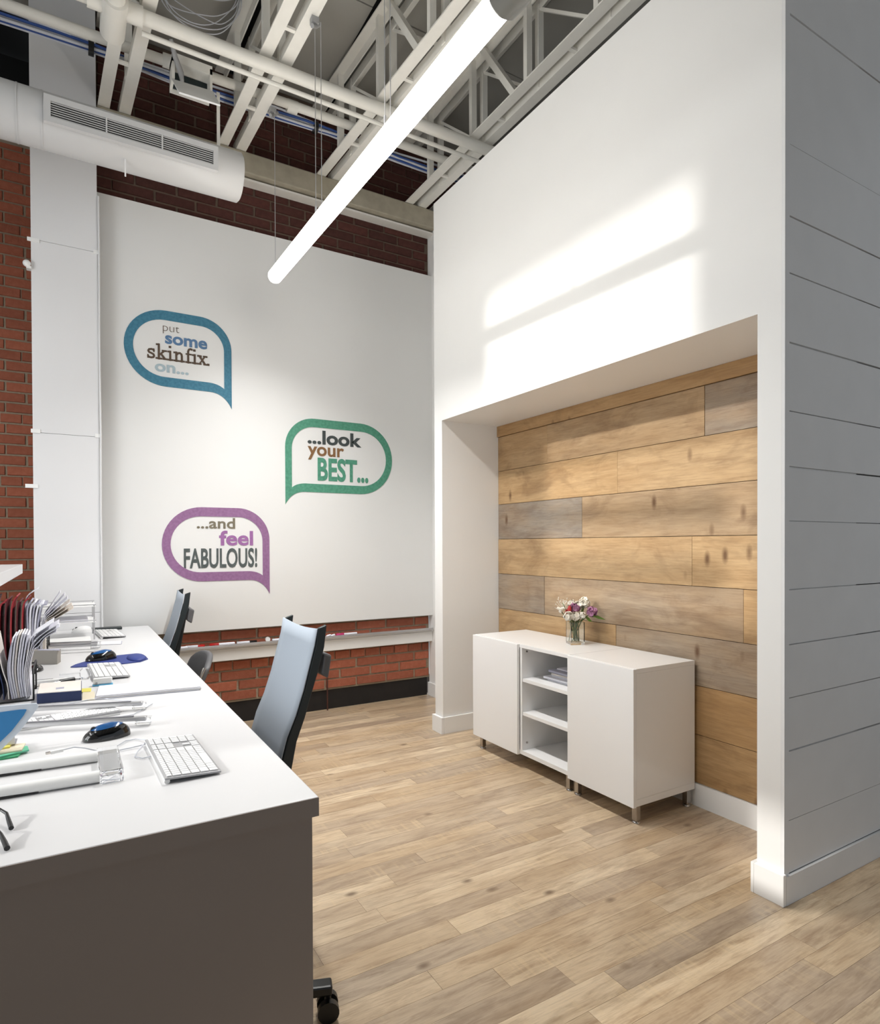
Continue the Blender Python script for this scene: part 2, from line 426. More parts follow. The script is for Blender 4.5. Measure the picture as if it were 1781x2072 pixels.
lay(wa, -.56, -.205, .93, 4.25, 5.496, 'brick', .02)
struct(box(-.19, 2.733, 4.815, 4.86, 0, .158).build('baseboard_back', M['blackbase']))
tag(MB().tube([(1.787, 4.782, 0), (1.787, 4.782, .02), (1.787, 4.785, .30)], .006, 8).build('pipe_stub', M['copper']), 'thin rusty pipe stub rising from the floor against the brick wall', 'pipe')
# white boarding hung on the brick, pilaster at its left
struct(box(.176, 2.7495, 4.735, 4.795, .718, 3.696).build('wall_panel', M['board_wall']))
pil = struct(box(-.19, .172, 4.648, 4.805, 0, 4.86).build('wall_pilaster', M['gap']))
zs = [0, .905, 2.052, 3.255, 4.86]
for k in range(4):
    box(-.1905, .1725, 4.640, 4.6475, zs[k]+.001, zs[k+1]-.0012).build('panel', M['pilaster'], pil)
for x0, x1, z in ((-.21, -.145, 3.25), (-.232, -.165, 1.715), (.150, .180, 3.255), (-.20, -.15, 2.06), (.150,.178,2.06)):
    box(x0, x1, 4.634, 4.6395, z-.012, z+.012).build('clip', M['trim'], pil)
tag(MB().tube([(.182, 4.634, .80), (.180, 4.634, 1.6), (.183, 4.634, 2.05), (.180, 4.634, 2.7), (.182, 4.634, 3.25), (.180, 4.634, 3.62)], .006, 8).build('painted_cord', M['pilaster']), 'thin white painted cord running up the right edge of the pilaster', 'cord')
s = thing('wall_sensor', 'small white sensor sticking out from the pilaster edge over the brick', 'sensor', (-.21, 4.62, 3.08))
MB().ball((-.212, 4.62, 3.09), (.022, .02, .022), 12, 8).build('body', M['trim'], s)
box(-.215, -.189, 4.615, 4.66, 3.06, 3.075).build('bracket', M['trim'], s)
# ledge beam under the joists and trunk of the wall top
struct(box(.175, 2.7495, 4.66, 4.794, 4.075, 4.232).build('trim_2', M['ledge'], bevel=.01))
struct(box(.175, 2.7495, 4.70, 4.794, 4.045, 4.060).build('trim_3', M['steel_white']))
struct(box(-2.4, -.2, 5.35, 5.50, 4.26, 4.34).build('trim_4', M['ledge']))
struct(box(-2.4, -.2, 5.44, 5.50, 4.35, 4.86).build('wall_dark_void', M['dark']))  # black sheet painting in the darkness above the alcove

# ------------------------------------------------------------------ setting: unseen left wall, openings added to shape the sun and admit fill
w = MB()
w.box(-2.5, -2.4, -7, .8, 0, 4.86); w.box(-2.5, -2.4, .8, 3.205, 0, .9); w.box(-2.5, -2.4, 1.70, 3.205, 1.95, 3.15); w.box(-2.5, -2.4, .8, 1.70, 2.35, 4.86); w.box(-2.5, -2.4, 3.205, 5.6, 0, 4.86)
struct(w.build('wall_left_unseen', M['white_wall']))
struct(box(4.5, 4.6, 1.4, 5.0, 0, 4.86).build('wall_far', M['white_wall']))

# ------------------------------------------------------------------ ceiling deck
ce = struct(box(-2.5, 6, -7, 5.6, 4.90, 5.0).build('ceiling', M['dark']))
JX = [.185-.76, .185, .945, 1.685, 2.465, 3.235]
rng = random.Random(8)
xs = [-2.4, -.50, .30, 1.06, 1.80, 2.57, 3.34, 4.5]
for a, b in zip(xs[:-1], xs[1:]):
    y = 5.0
    while y > -1.4:
        y2 = y-1.25
        d = rng.random()*.006
        box(a+.06, b-.06, y2+.004, y-.004, 4.865+d, 4.90).build('deck_panel', M['ceil_white'], ce)
        y = y2

# ------------------------------------------------------------------ steel joists
jl = ['white open web steel joist over the duct, leftmost', 'white open web steel joist between the junction box and the pendant light',
      'white open web steel joist running just above the pendant light', 'white open web steel joist seen over the top of the white partition']
skew = [-.05, -.042, -.052, 0.0]
for n in range(4):
    X0 = JX[n+1]; k = skew[n]
    t = thing('steel_joist', jl[n], 'joist', (X0, 4.6, 4.2), 'open web joists under the roof deck')
    def px(y, dx): return X0+dx+k*(y-4.62)
    ya, yb = 4.75, .6
    for side, dx in ((0, 0.0), (1, .125)):
        inner = .07 if side == 0 else 0.0
        b = MB()
        b.hexa([(px(ya,dx),ya,4.233),(px(ya,dx+.07),ya,4.233),(px(yb,dx+.07),yb,4.233),(px(yb,dx),yb,4.233)]+
               [(px(ya,dx),ya,4.243),(px(ya,dx+.07),ya,4.243),(px(yb,dx+.07),yb,4.243),(px(yb,dx),yb,4.243)])
        e = .062 if side == 0 else 0.0
        b.hexa([(px(ya,dx+e),ya,4.243),(px(ya,dx+e+.008),ya,4.243),(px(yb,dx+e+.008),yb,4.243),(px(yb,dx+e),yb,4.243)]+
               [(px(ya,dx+e),ya,4.30),(px(ya,dx+e+.008),ya,4.30),(px(yb,dx+e+.008),yb,4.30),(px(yb,dx+e),yb,4.30)])
        b.build('bottom_chord', M['steel_white'], t)
        b = MB()
        b.hexa([(px(ya,dx),ya,4.80),(px(ya,dx+.07),ya,4.80),(px(yb,dx+.07),yb,4.80),(px(yb,dx),yb,4.80)]+
               [(px(ya,dx),ya,4.81),(px(ya,dx+.07),ya,4.81),(px(yb,dx+.07),yb,4.81),(px(yb,dx),yb,4.81)])
        b.hexa([(px(ya,dx+e),ya,4.74),(px(ya,dx+e+.008),ya,4.74),(px(yb,dx+e+.008),yb,4.74),(px(yb,dx+e),yb,4.74)]+
               [(px(ya,dx+e),ya,4.80),(px(ya,dx+e+.008),ya,4.80),(px(yb,dx+e+.008),yb,4.80),(px(yb,dx+e),yb,4.80)])
        b.build('top_chord', M['steel_white'], t)
        w = .045 if side == 0 else .14
        for yv in (4.33, 3.72, 3.10, 2.49, 1.87, 1.26):
            MB().bar((px(yv,w), yv, 4.245), (px(yv,w), yv, 4.80), .042, .035).build('web_post', M['steel_white'], t)
        for yv in (4.33, 3.72, 3.10, 2.49, 1.87):
            if side == 1: MB().bar((px(yv-.60,w), yv-.60, 4.25), (px(yv-.02,w), yv-.02, 4.74), .018, .018).build('web_brace', M['steel_white'], t)
        for yv in (3.72, 1.87):
            if side == 0: MB().bar((px(yv-.50,w), yv-.50, 4.25), (px(yv-.13,w), yv-.13, 4.80), .05, .04).build('web_brace', M['steel_white'], t)
    for yv in (4.20, 3.45, 2.75, 2.0, 1.2):
        box(px(yv,.07), px(yv,.125), yv-.012, yv+.012, 4.236, 4.250).build('spacer', M['steel_white'], t)

# ------------------------------------------------------------------ pipes, cables, box
t = thing('sprinkler_pipe', 'thick white pipe crossing below the joists with a tee fitting', 'pipe', (.3, 3.66, 4.15))
MB().tube([(-2.38, 3.70, 4.17), (.15, 3.69, 4.17), (2.9, 3.67, 4.17)], .037, 18).build('pipe_run', M['pipe_white'], t)
MB().tube([(.225, 3.78, 4.148), (.225, 2.2, 4.148)], .047, 18).build('branch', M['pipe_white'], t)
MB().tube([(.225, 3.86, 4.148), (.225, 3.60, 4.148)], .062, 20).build('coupling', M['pipe_white'], t)
MB().tube([(.225, 3.50, 4.148), (.225, 3.42, 4.148)], .056, 20).build('coupling', M['pipe_white'], t)
MB().tube([(.10, 3.69, 4.17), (.36, 3.69, 4.17)], .049, 20).build('coupling', M['pipe_white'], t)
tag(MB().tube([(.36, 3.74, 4.12), (2.9, 3.74, 4.115)], .014, 8).build('conduit', M['pipe_white']), 'thin white conduit running along the underside of the thick pipe', 'conduit')
t = thing('pipe', 'medium white pipe threaded through the joists behind the thick pipe', 'pipe', (.3, 4.3, 4.4))
MB().tube([(-2.38, 4.24, 4.342), (.2, 4.20, 4.342), (1.85, 4.165, 4.342), (3.4, 4.165, 4.342)], .030, 14).build('pipe_run', M['pipe_white'], t)
for x in (.52, 1.30): MB().tube([(x, 4.19, 4.342), (x+.07, 4.188, 4.342)], .040, 14).build('coupling', M['pipe_white'], t)
t = thing('cable_bundle', 'bundle of blue and white data cables strung through the joists', 'cable', (.3, 4.28, 4.32))
for q in range(7):
    dy, dz = (q % 3-1)*.022, (q//3-1)*.018
    pts = [(x, 4.405+dy+.004*math.sin(x*9+q), 4.405+dz+.012*math.sin(x*4.1+q*.5)) for x in [-2.3+.19*i for i in range(29)]]
    MB().tube(pts, .0088, 6).build('data_cable', M['cable_blue' if q in (1, 3) else 'cable_white'], t)
for x in (.125, 1.56): MB().tube([(x, 4.405, 4.405), (x+.03, 4.405, 4.405)], .042, 12).build('strap', M['black_plastic'], t)
t = thing('wire_loop', 'loose loop of thin white wires sagging below the roof deck', 'wire', (.62, 3.9, 4.35))
wp = [(.455,4.78),(.465,4.60),(.478,4.47),(.527,4.38),(.62,4.345),(.73,4.355),(.817,4.405),(.90,4.53),(.925,4.66),(.93,4.79)]
for q in range(6):
    r = random.Random(q); a1, a2 = r.uniform(-.03, .03), r.uniform(-.02, .03); pts = []
    for i in range(len(wp)-1):
        p0, p1, p2, p3 = wp[max(i-1,0)], wp[i], wp[i+1], wp[min(i+2,len(wp)-1)]
        for k in range(4):
            u = k/4; c = [.5*(2*p1[e]+(p2[e]-p0[e])*u+(2*p0[e]-5*p1[e]+4*p2[e]-p3[e])*u*u+(-p0[e]+3*p1[e]-3*p2[e]+p3[e])*u**3) for e in (0, 1)]
            g = math.sin(math.pi*(i*4+k)/36)
            pts.append((c[0]+a1*g*math.sin((i+u)*.5+q), 3.88+.018*q, c[1]+a2*g+.045*q*g*(1+.3*math.sin((i+u)*.7+q*2))))
    MB().tube(pts, .003, 5).build('wire', M['cable_white'], t)
t = thing('junction_box', 'open white junction box between joists with its lid hanging down', 'box', (.664, 4.06, 4.09))
b = MB(); b.box(0.553, 0.568, 4.04, 4.156, 4.149, 4.284); b.box(0.77, 0.784, 4.04, 4.156, 4.149, 4.284); b.box(0.553, 0.784, 4.04, 4.156, 4.25, 4.303); b.box(0.553, 0.784, 4.146, 4.156, 4.13, 4.284)
b.build('body', M['steel_white'], t)
box(0.57, 0.768, 4.127, 4.141, 4.151, 4.245).build('inside', M['teal_dark'], t)
MB().hexa([(0.548, 4.045, 4.144), (0.787, 4.045, 4.157), (0.787, 4.05, 4.159), (0.548, 4.05, 4.146), (0.564, 3.858, 3.942), (0.791, 3.853, 3.947), (0.791, 3.848, 3.955), (0.564, 3.853, 3.95)]).build('lid', M['trim'], t)
MB().tube([(0.534, 3.944, 4.303), (0.563, 3.992, 4.245), (0.601, 4.04, 4.197), (0.616, 4.088, 4.178)], [.012,.016,.018,.012], 8).build('wire_tail', M['cable_grey'], t)

# ------------------------------------------------------------------ duct with grille
DY, DZ, DR = 4.15, 3.726, .146
t = thing('air_duct', 'round white air duct with a long slotted grille along the back wall', 'duct', (-.5, DY, DZ))
MB().tube([(-2.38, DY, DZ), (-.02, DY, DZ), (.962, DY, DZ), (.972, DY, DZ)], [DR, DR, DR, DR-.012], 40).build('body', M['duct'], t)
for x in (-.23, -.115): MB().tube([(x, DY, DZ), (x+.008, DY, DZ)], DR+.0025, 40, caps=False).build('seam', M['duct'], t)
gx0, gx1, gz0, gz1 = -.10, .806, 3.642, 3.788
g = MB(); gy = 3.99
g.box(gx0, gx1, gy, gy+.03, 3.757, gz1); g.box(gx0, gx1, gy, gy+.03, gz0, 3.671)
g.box(gx0, -.068, gy, gy+.03, 3.671, 3.757); g.box(.778, gx1, gy, gy+.03, 3.671, 3.757)
gr = g.build('grille', M['duct'], t)
box(-.068, .778, gy+.009, gy+.013, 3.671, 3.757).build('cavity', M['dark'], gr)
for k in range(7):
    z = 3.6765+k*.0125
    MB().box(-.068, .778, gy+.004, gy+.008, z-.0018, z+.0018).build('slat', M['duct'], gr)
for x in (.20, .49): box(x-.004, x+.004, gy+.001, gy+.013, 3.671, 3.757).build('divider', M['duct'], gr)
MB().box(.295, .303, 4.07, 4.078, 3.50, 3.60).build('hanger_tab', M['trim'], t)
for x in (-1.2, .84):
    MB().bar((x, DY, DZ+DR-.004), (x, DY, 4.234), .02, .003).build('strap', M['steel_white'], t)

# ------------------------------------------------------------------ pendant light
t = thing('pendant_light', 'long glowing tube pendant light hung on thin cables', 'light', (1.187, 3, 3.1))
def lz(y): return 3.128 - (4.12-y)*.028
MB().tube([(1.189, 4.145, lz(4.145)), (1.189, 4.12, lz(4.12)), (1.189, 1.60, lz(1.60))], [.036, .046, .046], 24).build('tube', M['tube'], t)
MB().tube([(1.189, 1.599, lz(1.6)), (1.189, 1.585, lz(1.58)), (1.189, 1.35, lz(1.35)), (1.189, .2, lz(.2))], [.05, .062, .066, .066], 24).build('end_housing', M['housing'], t)
l = bpy.data.lights.new('pendant_lens', 'AREA'); l.shape = 'RECTANGLE'; l.size = .085; l.size_y = 2.0; l.energy = 40; l.spread = R(125); l.color = (1, .985, .965)
o = bpy.data.objects.new('pendant_lens', l); COL.objects.link(o); o.location = (1.189, 3.12, 3.045); o.rotation_euler = (R(1.6), 0, 0)
for x, y in ((1.182, 3.30), (1.205, 3.27), (1.178, 2.42), (1.215, 2.44), (1.187, 4.10), (1.187, 1.0)):
    MB().tube([(x, y, lz(y)+.04), (x, y, lz(y)+.07), (x, y, 4.20)], .0022, 6).build('cable', M['alu'], t)
    MB().tube([(x, y, lz(y)+.055), (x, y, lz(y)+.10)], .006, 8).build('gripper', M['alu'], t)
for y in (3.30, 4.12):
    b = MB(); b.box(1.16, 1.20, y-.02, y+.02, 4.20, 4.232); b.tube([(1.16, y-.02, 4.17), (1.185, y, 4.19), (1.215, y+.01, 4.225)], .012, 6); b.build('clamp', M['cable_grey'], t)

# its sister fixtures in the row over the desks, shaded on top, just out of frame
for x, ya, yb, pw in ((-1.05, 1.9, 4.3, 8), (-1.85, 1.9, 4.3, 11)):
    l = bpy.data.lights.new('unseen_pendant_tube', 'AREA'); l.shape = 'RECTANGLE'; l.size = .12; l.size_y = yb-ya; l.energy = pw; l.color = (1, .99, .98)
    o = bpy.data.objects.new('unseen_pendant_tube', l); COL.objects.link(o); o.location = (x, (ya+yb)/2, 3.09)
    t = thing('pendant_light', 'unseen long shaded pendant over the desk' if x > -1.5 else 'unseen long shaded pendant over the aisle behind the desk', 'light', (x, (ya+yb)/2, 3.1))
    box(x-.075, x+.075, ya-.02, yb+.02, 3.10, 3.17).build('housing', M['housing'], t)
    for y in (ya+.3, yb-.3): MB().tube([(x, y, 3.17), (x, y, 4.86)], .0022, 6).build('cable', M['alu'], t)

# ------------------------------------------------------------------ speech bubble decals
YB = 4.735
def arc(cx, cz, r, a0, a1, n=14): return [(cx+r*math.cos(R(a0+(a1-a0)*i/n)), cz+r*math.sin(R(a0+(a1-a0)*i/n))) for i in range(n+1)]
def bez(p0, p1, p2, n=10): return [tuple((1-u)**2*a+2*u*(1-u)*b+u*u*c for a, b, c in zip(p0, p1, p2)) for u in [i/n for i in range(n+1)]]
def bubble(x0, x1, z0, z1, tip, mirror, rr, parent, m, tb=.066, tl=.056, tr=.052):
    def outline(xa, xb, za, zb, rc, xt, ctrl, end):
        rl = (zb-za)/2
        return arc(xa+rl, za+rl, rl, 90, 270, 24)+bez((xt, za), ctrl, end)+arc(xb-rc, zb-rc, rc, 0, 90, 16)
    h = x1-x0; X1 = x0+h
    out = outline(x0, X1, z0, z1, rr, X1-.155, (X1-.05, z0), (X1, tip))
    inn = outline(x0+tl, X1-tr, z0+tb, z1-tb, rr-.056, X1-.16, (X1-.09, z0+tb-.002), (X1-tr, z0+tb-.036))
    if mirror:
        f = lambda p: (x0+x1-p[0], p[1]); out = [f(p) for p in out]; inn = [f(p) for p in inn]
    n = len(out); y0, y1 = YB-.0035, YB-.0004
    vs = [(p[0], y0, p[1]) for p in out]+[(p[0], y0, p[1]) for p in inn]+[(p[0], y1, p[1]) for p in out]+[(p[0], y1, p[1]) for p in inn]
    fs = []
    for i in range(n):
        j = (i+1) % n; fs += [(i, j, n+j, n+i), (i, 2*n+i, 2*n+j, j), (n+i, n+j, 3*n+j, 3*n+i), (2*n+i, 3*n+i, 3*n+j, 2*n+j)]
    return MB().add(vs, fs).build('outline', m, parent)
def text_mesh(s, off):
    c = bpy.data.curves.new('t', 'FONT'); c.body = s; c.offset = off; c.resolution_u = 4; c.extrude = .02; c.size = 1
    o = bpy.data.objects.new('t', c); COL.objects.link(o); bpy.context.view_layer.update()
    me = bpy.data.meshes.new_from_object(o.evaluated_get(bpy.context.evaluated_depsgraph_get()))
    bpy.data.objects.remove(o); bpy.data.curves.remove(c); return me
def ext(me): return [(min(v.co[i] for v in me.vertices), max(v.co[i] for v in me.vertices)) for i in (0, 1)]
def word(s, x0, x1, zb, zt, ref, off, m, parent, parts=None):
    e = ext(text_mesh(ref, off)); me = text_mesh(s, off); ex = ext(me)
    sx = (x1-x0)/(ex[0][1]-ex[0][0]); szz = (zt-zb)/(e[1][1]-e[1][0]); L = parent.location
    for v in me.vertices:
        x, y, z = v.co; v.co = (x0+(x-ex[0][0])*sx-L.x, YB-(.003 if z > 0 else .0004)-L.y, zb+(y-e[1][0])*szz-L.z)
    import bmesh
    bm = bmesh.new(); bm.from_mesh(me); bmesh.ops.recalc_face_normals(bm, faces=bm.faces); bm.to_mesh(me); bm.free()
    me.materials.clear(); me.materials.append(m)
    o = bpy.data.objects.new('lettering', me); COL.objects.link(o); o.parent = parent; return o
def slab_word(x0, x1, zb, xh, m, parent):
    """the brown word in a slab serif, drawn stroke by stroke; unit = x-height"""
    A = 1.58; W = .2; th = .17; S = []; C = 0.0
    def seg(ax, az, bx, bz, w=W): S.append((C+ax, az, C+bx, bz, w))
    def curve(pts, w=W):
        for (a, b), (c, d) in zip(pts[:-1], pts[1:]): seg(a, b, c, d, w)
    def serif(cx, z, w=.5): S.append((C+cx-w/2, z+th/2 if z < .5 else z-th/2, C+cx+w/2, z+th/2 if z < .5 else z-th/2, th))
    # s
    curve([(.66,.80),(.60,.90),(.42,.93),(.22,.88),(.14,.74),(.20,.60),(.42,.52),(.62,.42),(.68,.27),(.60,.12),(.40,.07),(.20,.10),(.10,.22)], .19)
    S.append((C+.66, .68, C+.66, .98, .12)); S.append((C+.10, .02, C+.10, .34, .12)); C += .86
    # k
    seg(.26, 0, .26, A); serif(.26, 0, .56); S.append((C+.02, A-th/2, C+.26, A-th/2, th))
    seg(.30, .45, .80, .92, .17); seg(.46, .58, .86, .06, .2); serif(.84, 0, .42); serif(.78, 1, .42); C += 1.10
    # i
    seg(.24, 0, .24, 1.0); serif(.24, 0, .5); S.append((C+.0, 1-th/2, C+.24, 1-th/2, th)); S.append((C+.22, 1.30, C+.22, 1.52, .24)); C += .58
    # n
    seg(.24, 0, .24, 1.0); serif(.24, 0, .5); S.append((C+.0, 1-th/2, C+.24, 1-th/2, th))
    curve([(.28,.72),(.42,.88),(.60,.92),(.74,.82),(.78,.62),(.78,0)]); serif(.80, 0, .48); C += 1.14
    # f
    curve([(.26,0),(.26,1.22),(.34,1.42),(.50,1.50),(.66,1.44)]); serif(.28, 0, .56); S.append((C+.04, .93, C+.58, .93, .15)); C += .66
    # i
    seg(.24, 0, .24, 1.0); serif(.24, 0, .5); S.append((C+.0, 1-th/2, C+.24, 1-th/2, th)); S.append((C+.22, 1.30, C+.22, 1.52, .24)); C += .56
    # x
    seg(.14, .94, .74, .06, .2); seg(.72, .94, .14, .06, .15)
    for cx, z in ((.14, 0), (.76, 0), (.16, 1), (.74, 1)): serif(cx, z, .38)
    C += .98
    S.append((C+.06, .0, C+.06, .22, .24)); C += .2
    sx = (x1-x0)/C; b = MB(); y0, y1 = YB-.003, YB-.0004
    for i, (ax, az, bx, bz, w) in enumerate(S):
        d = Vector((bx-ax, bz-az)); L = d.length or 1; nrm = Vector((-d.y, d.x))/L*w/2; e = d/L*(0.03 if w < .23 else 0)
        q = [(ax-e.x+nrm.x, az-e.y+nrm.y), (ax-e.x-nrm.x, az-e.y-nrm.y), (bx+e.x-nrm.x, bz+e.y-nrm.y), (bx+e.x+nrm.x, bz+e.y+nrm.y)]
        yy = y0-.00002*i
        b.hexa([(x0+p[0]*sx, yy, zb+p[1]*xh) for p in q]+[(x0+p[0]*sx, y1, zb+p[1]*xh) for p in q])
    b.build('lettering', m, parent)
t = thing('wall_decal', 'blue speech bubble decal with four lines of words, highest on the white wall', 'decal', (.68, YB, 2.72), 'speech bubble decals on the white wall')
bubble(.329, 1.039, 2.455, 2.986, 2.345, False, .22, t, M['decal_blue'])
word('put', .575, .682, 2.845, 2.879, 'x', -.022, M['ink_brown'], t)
word('some', .588, .869, 2.757, 2.816, 'x', .028, M['ink_blue'], t)
slab_word(.471, .885, 2.641, .068, M['ink_brown'], t)
word('on...', .521, .742, 2.555, 2.609, 'x', .028, M['ink_pale'], t)
t = thing('wall_decal', 'green speech bubble decal reading look your best', 'decal', (1.9, YB, 2.05), 'speech bubble decals on the white wall')
bubble(1.437, 2.355, 1.758, 2.338, 1.655, True, .235, t, M['decal_green'])
word('...look', 1.617, 2.075, 2.141, 2.251, 'l', .03, M['ink_dark'], t)
word('your', 1.617, 1.921, 2.048, 2.120, 'x', .02, M['ink_tan'], t)
word('BEST...', 1.698, 2.136, 1.852, 2.034, 'E', .03, M['decal_green'], t)
t = thing('wall_decal', 'purple speech bubble decal reading and feel fabulous', 'decal', (.93, YB, 1.34), 'speech bubble decals on the white wall')
bubble(.557, 1.311, 1.080, 1.616, .970, False, .235, t, M['decal_purple'])
word('...and', .789, 1.057, 1.463, 1.541, 'd', .018, M['ink_olive'], t)
word('feel', .943, 1.188, 1.339, 1.447, 'l', .026, M['ink_violet'], t)
word('FABULOUS!', .700, 1.218, 1.176, 1.318, 'F', .022, M['ink_slate'], t)

# ------------------------------------------------------------------ wall trunking, pen tray, markers
t = thing('cable_trunking', 'long white cable trunking across the brick with an aluminium pen tray', 'trunking', (1.7, 4.76, .48))
b = MB(); b.box(.0, 2.749, 4.74, 4.795, .487, .575); b.box(.0, 2.749, 4.744, 4.795, .575, .594); b.build('duct_body', M['trim'], t, bevel=.003)
b = MB(); b.box(.0, 2.735, 4.70, 4.795, .5945, .600); b.box(.0, 2.735, 4.70, 4.706, .600, .612); b.build('pen_tray', M['alu'], t, bevel=.001)
def marker(x0, x1, body, cap, label, y=4.75, tail=None):
    z = .6105
    t = thing('marker_pen', label, 'marker', ((x0+x1)/2, y, .6), 'markers in the pen tray')
    xc = x0+(x1-x0)*.36
    MB().tube([(xc, y, z), (x1-.004, y+.003, z), (x1, y+.003, z)], [.0095, .0095, .006], 10).build('barrel', M[body], t)
    MB().tube([(x0, y, z), (x0+.004, y, z), (xc, y, z)], [.006, .0105, .0105], 10).build('cap', M[cap], t)
marker(.60, .72, 'paper', 'black_plastic', 'marker with black cap nearest the desk end of the pen tray', 4.735)
marker(.835, .715, 'paper', 'red_plastic', 'white marker with red cap pointing right beside the black capped one')
marker(.875, 1.055, 'paper', 'red_plastic', 'second red capped white marker along the pen tray', 4.757)
marker(1.21, 1.072, 'paper', 'black_plastic', 'white marker with black end left of the chair top in the pen tray')
marker(1.46, 1.335, 'paper', 'blue', 'white marker with blue end partly hidden by the grey chair')
marker(1.852, 2.036, 'paper', 'pink_plastic', 'white marker with pink cap and violet end right of the chair')
t = thing('board_magnet', 'small white round clip standing in the pen tray', 'clip', (1.298, 4.75, .6))
MB().tube([(1.298, 4.742, .620), (1.298, 4.758, .620)], .018, 14).build('disc', M['trim'], t); box(1.292, 1.304, 4.744, 4.756, .600, .612).build('base', M['alu'], t)
t = thing('board_eraser', 'crumpled white cloth scrap in the pen tray right of the chair', 'cloth', (1.80, 4.75, .6))
b = MB()
for i in range(6): b.ball((1.775+.012*i, 4.748+.004*(i % 2), .607+.003*(i % 3)), (.010, .012, .008), 8, 6)
b.build('cloth', M['paper'], t)

# ------------------------------------------------------------------ cabinets
def cab_leg(parent, x, y, z1):
    l = box(x-.014, x+.014, y-.014, y+.014, .012, z1).build('leg', M['chrome'], parent, bevel=.001)
    MB().tube([(x, y, 0), (x, y, .006), (x, y, .0118)], [.019, .019, .008], 14).build('foot', M['chrome'], l)
ZB, ZT = .088, .745
t = thing('cabinet', 'white cabinet with one closed door and open shelves, left of the pair', 'cabinet', (2.5, 2.95, 0), 'white cabinets in the recess')
c0, c1, xa, xb = 2.503, 3.408, 2.305, 2.732
box(xa, xb, c0, c1, ZT-.022, ZT).build('top', M['cab_white'], t, bevel=.001)
box(xa, xb, c0+.0182, c1-.0182, ZB, ZB+.024).build('bottom', M['cab_white'], t)
for y in (c0, c1-.018, 2.915): box(xa, xb, y, y+.018, ZB if y != 2.915 else ZB+.0245, ZT-.0225).build('side_panel', M['cab_white'], t, bevel=.0008)
box(xb-.008, xb-.001, c0+.0185, c1-.0185, ZB+.0245, ZT-.0225).build('back_panel', M['cab_white'], t)
for z in (.522, .322): box(xa+.006, xb-.009, c0+.0185, 2.9145, z, z+.019).build('shelf', M['cab_white'], t)
box(2.285, 2.3045, 2.936, c1, ZB-.004, ZT-.001).build('door', M['cab_white'], t, bevel=.0015)
for z in (.70, .155): MB().tube([(2.34, 2.9148, z), (2.34, 2.910, z)], .006, 10).build('pin', M['chrome'], t)
for x in (2.33, 2.70):
    for y in (c0+.03, c1-.05): cab_leg(t, x, y, ZB)
t = thing('cabinet', 'white cabinet with a single closed door, right of the pair', 'cabinet', (2.5, 2.27, 0), 'white cabinets in the recess')
c0, c1 = 2.047, 2.4985
box(xa, xb, c0, c1, ZT-.022, ZT).build('top', M['cab_white'], t, bevel=.001)
box(xa, xb, c0, c1, ZB, ZB+.034).build('bottom', M['cab_white'], t, bevel=.001)
for y in (c0, c1-.018): box(xa, xb, y, y+.018, ZB+.0345, ZT-.0225).build('side_panel', M['cab_white'], t, bevel=.0008)
box(xb-.008, xb-.001, c0+.0185, c1-.0185, ZB+.0345, ZT-.0225).build('back_panel', M['cab_white'], t)
box(2.285, 2.3045, c0, c1+.003, ZB-.004, ZT-.001).build('door', M['cab_white'], t, bevel=.0015)
for x in (2.33, 2.70):
    for y in (c0+.025, c1-.03): cab_leg(t, x, y, ZB)
# magazines on the upper shelf
z = .5415
mags = [('paper', .005, 2.41, 2.585, 2.57, 2.80, 'bottom magazine of the pile'), ('paper_grey', .004, 2.42, 2.60, 2.56, 2.80, 'grey magazine second from the bottom of the pile'),
        ('paper', .011, 2.40, 2.60, 2.58, 2.83, 'thick white catalogue in the middle of the pile'), ('paper', .012, 2.44, 2.61, 2.57, 2.795, 'white booklet with a red line in the pile'),
        ('paper_warm', .009, 2.43, 2.62, 2.56, 2.785, 'warm white booklet in the upper pile'), ('black_plastic', .004, 2.46, 2.63, 2.57, 2.77, 'dark booklet near the top of the pile'),
        ('paper_grey', .012, 2.41, 2.60, 2.56, 2.81, 'grey magazine topmost of the pile'), ('paper', .006, 2.46, 2.66, 2.55, 2.79, 'white leaflet lying over the top magazine')]
rng = random.Random(4)
for m, h, x0, x1, y0, y1, lab in mags:
    t = thing('magazine', lab+' on the open cabinet shelf', 'magazine', (x0, y0, z), 'magazines in the open cabinet')
    sx = rng.uniform(-.012, .012)
    MB().hexa([(x0,y0,z),(x1,y0,z),(x1,y1,z),(x0+sx,y1,z),(x0,y0,z+h),(x1,y0,z+h),(x1,y1,z+h),(x0+sx,y1,z+h)]).build('pages', M[m], t)
    if 'red' in lab: box(x0-.0006, x0+.02, y0+.03, y0+.15, z+.003, z+.0055).build('red_line', M['petal_red'], t)
    z += h+.0003

# ------------------------------------------------------------------ vase and flowers
ang = R(-22); vc = Vector((2.585, 2.76, .7455))
def vq(h, z0, z1):
    c, s = math.cos(ang), math.sin(ang)
    pts = [(vc.x+c*a-s*b, vc.y+s*a+c*b) for a, b in ((-h,-h),(h,-h),(h,h),(-h,h))]
    return [(x, y, z0) for x, y in pts]+[(x, y, z1) for x, y in pts]
t = thing('glass_vase', 'square clear glass vase of flowers on the white cabinet', 'vase', tuple(vc))
vo, vi = vq(.042, .7455, .878), vq(.038, .757, .878)
b = MB(); b.add(vo+vi, [(0,3,2,1),(0,1,5,4),(1,2,6,5),(2,3,7,6),(3,0,4,7),(8,9,10,11),(8,12,13,9),(9,13,14,10),(10,14,15,11),(11,15,12,8),(4,5,13,12),(5,6,14,13),(6,7,15,14),(7,4,12,15)])
b.build('glass_body', M['glass'], t)
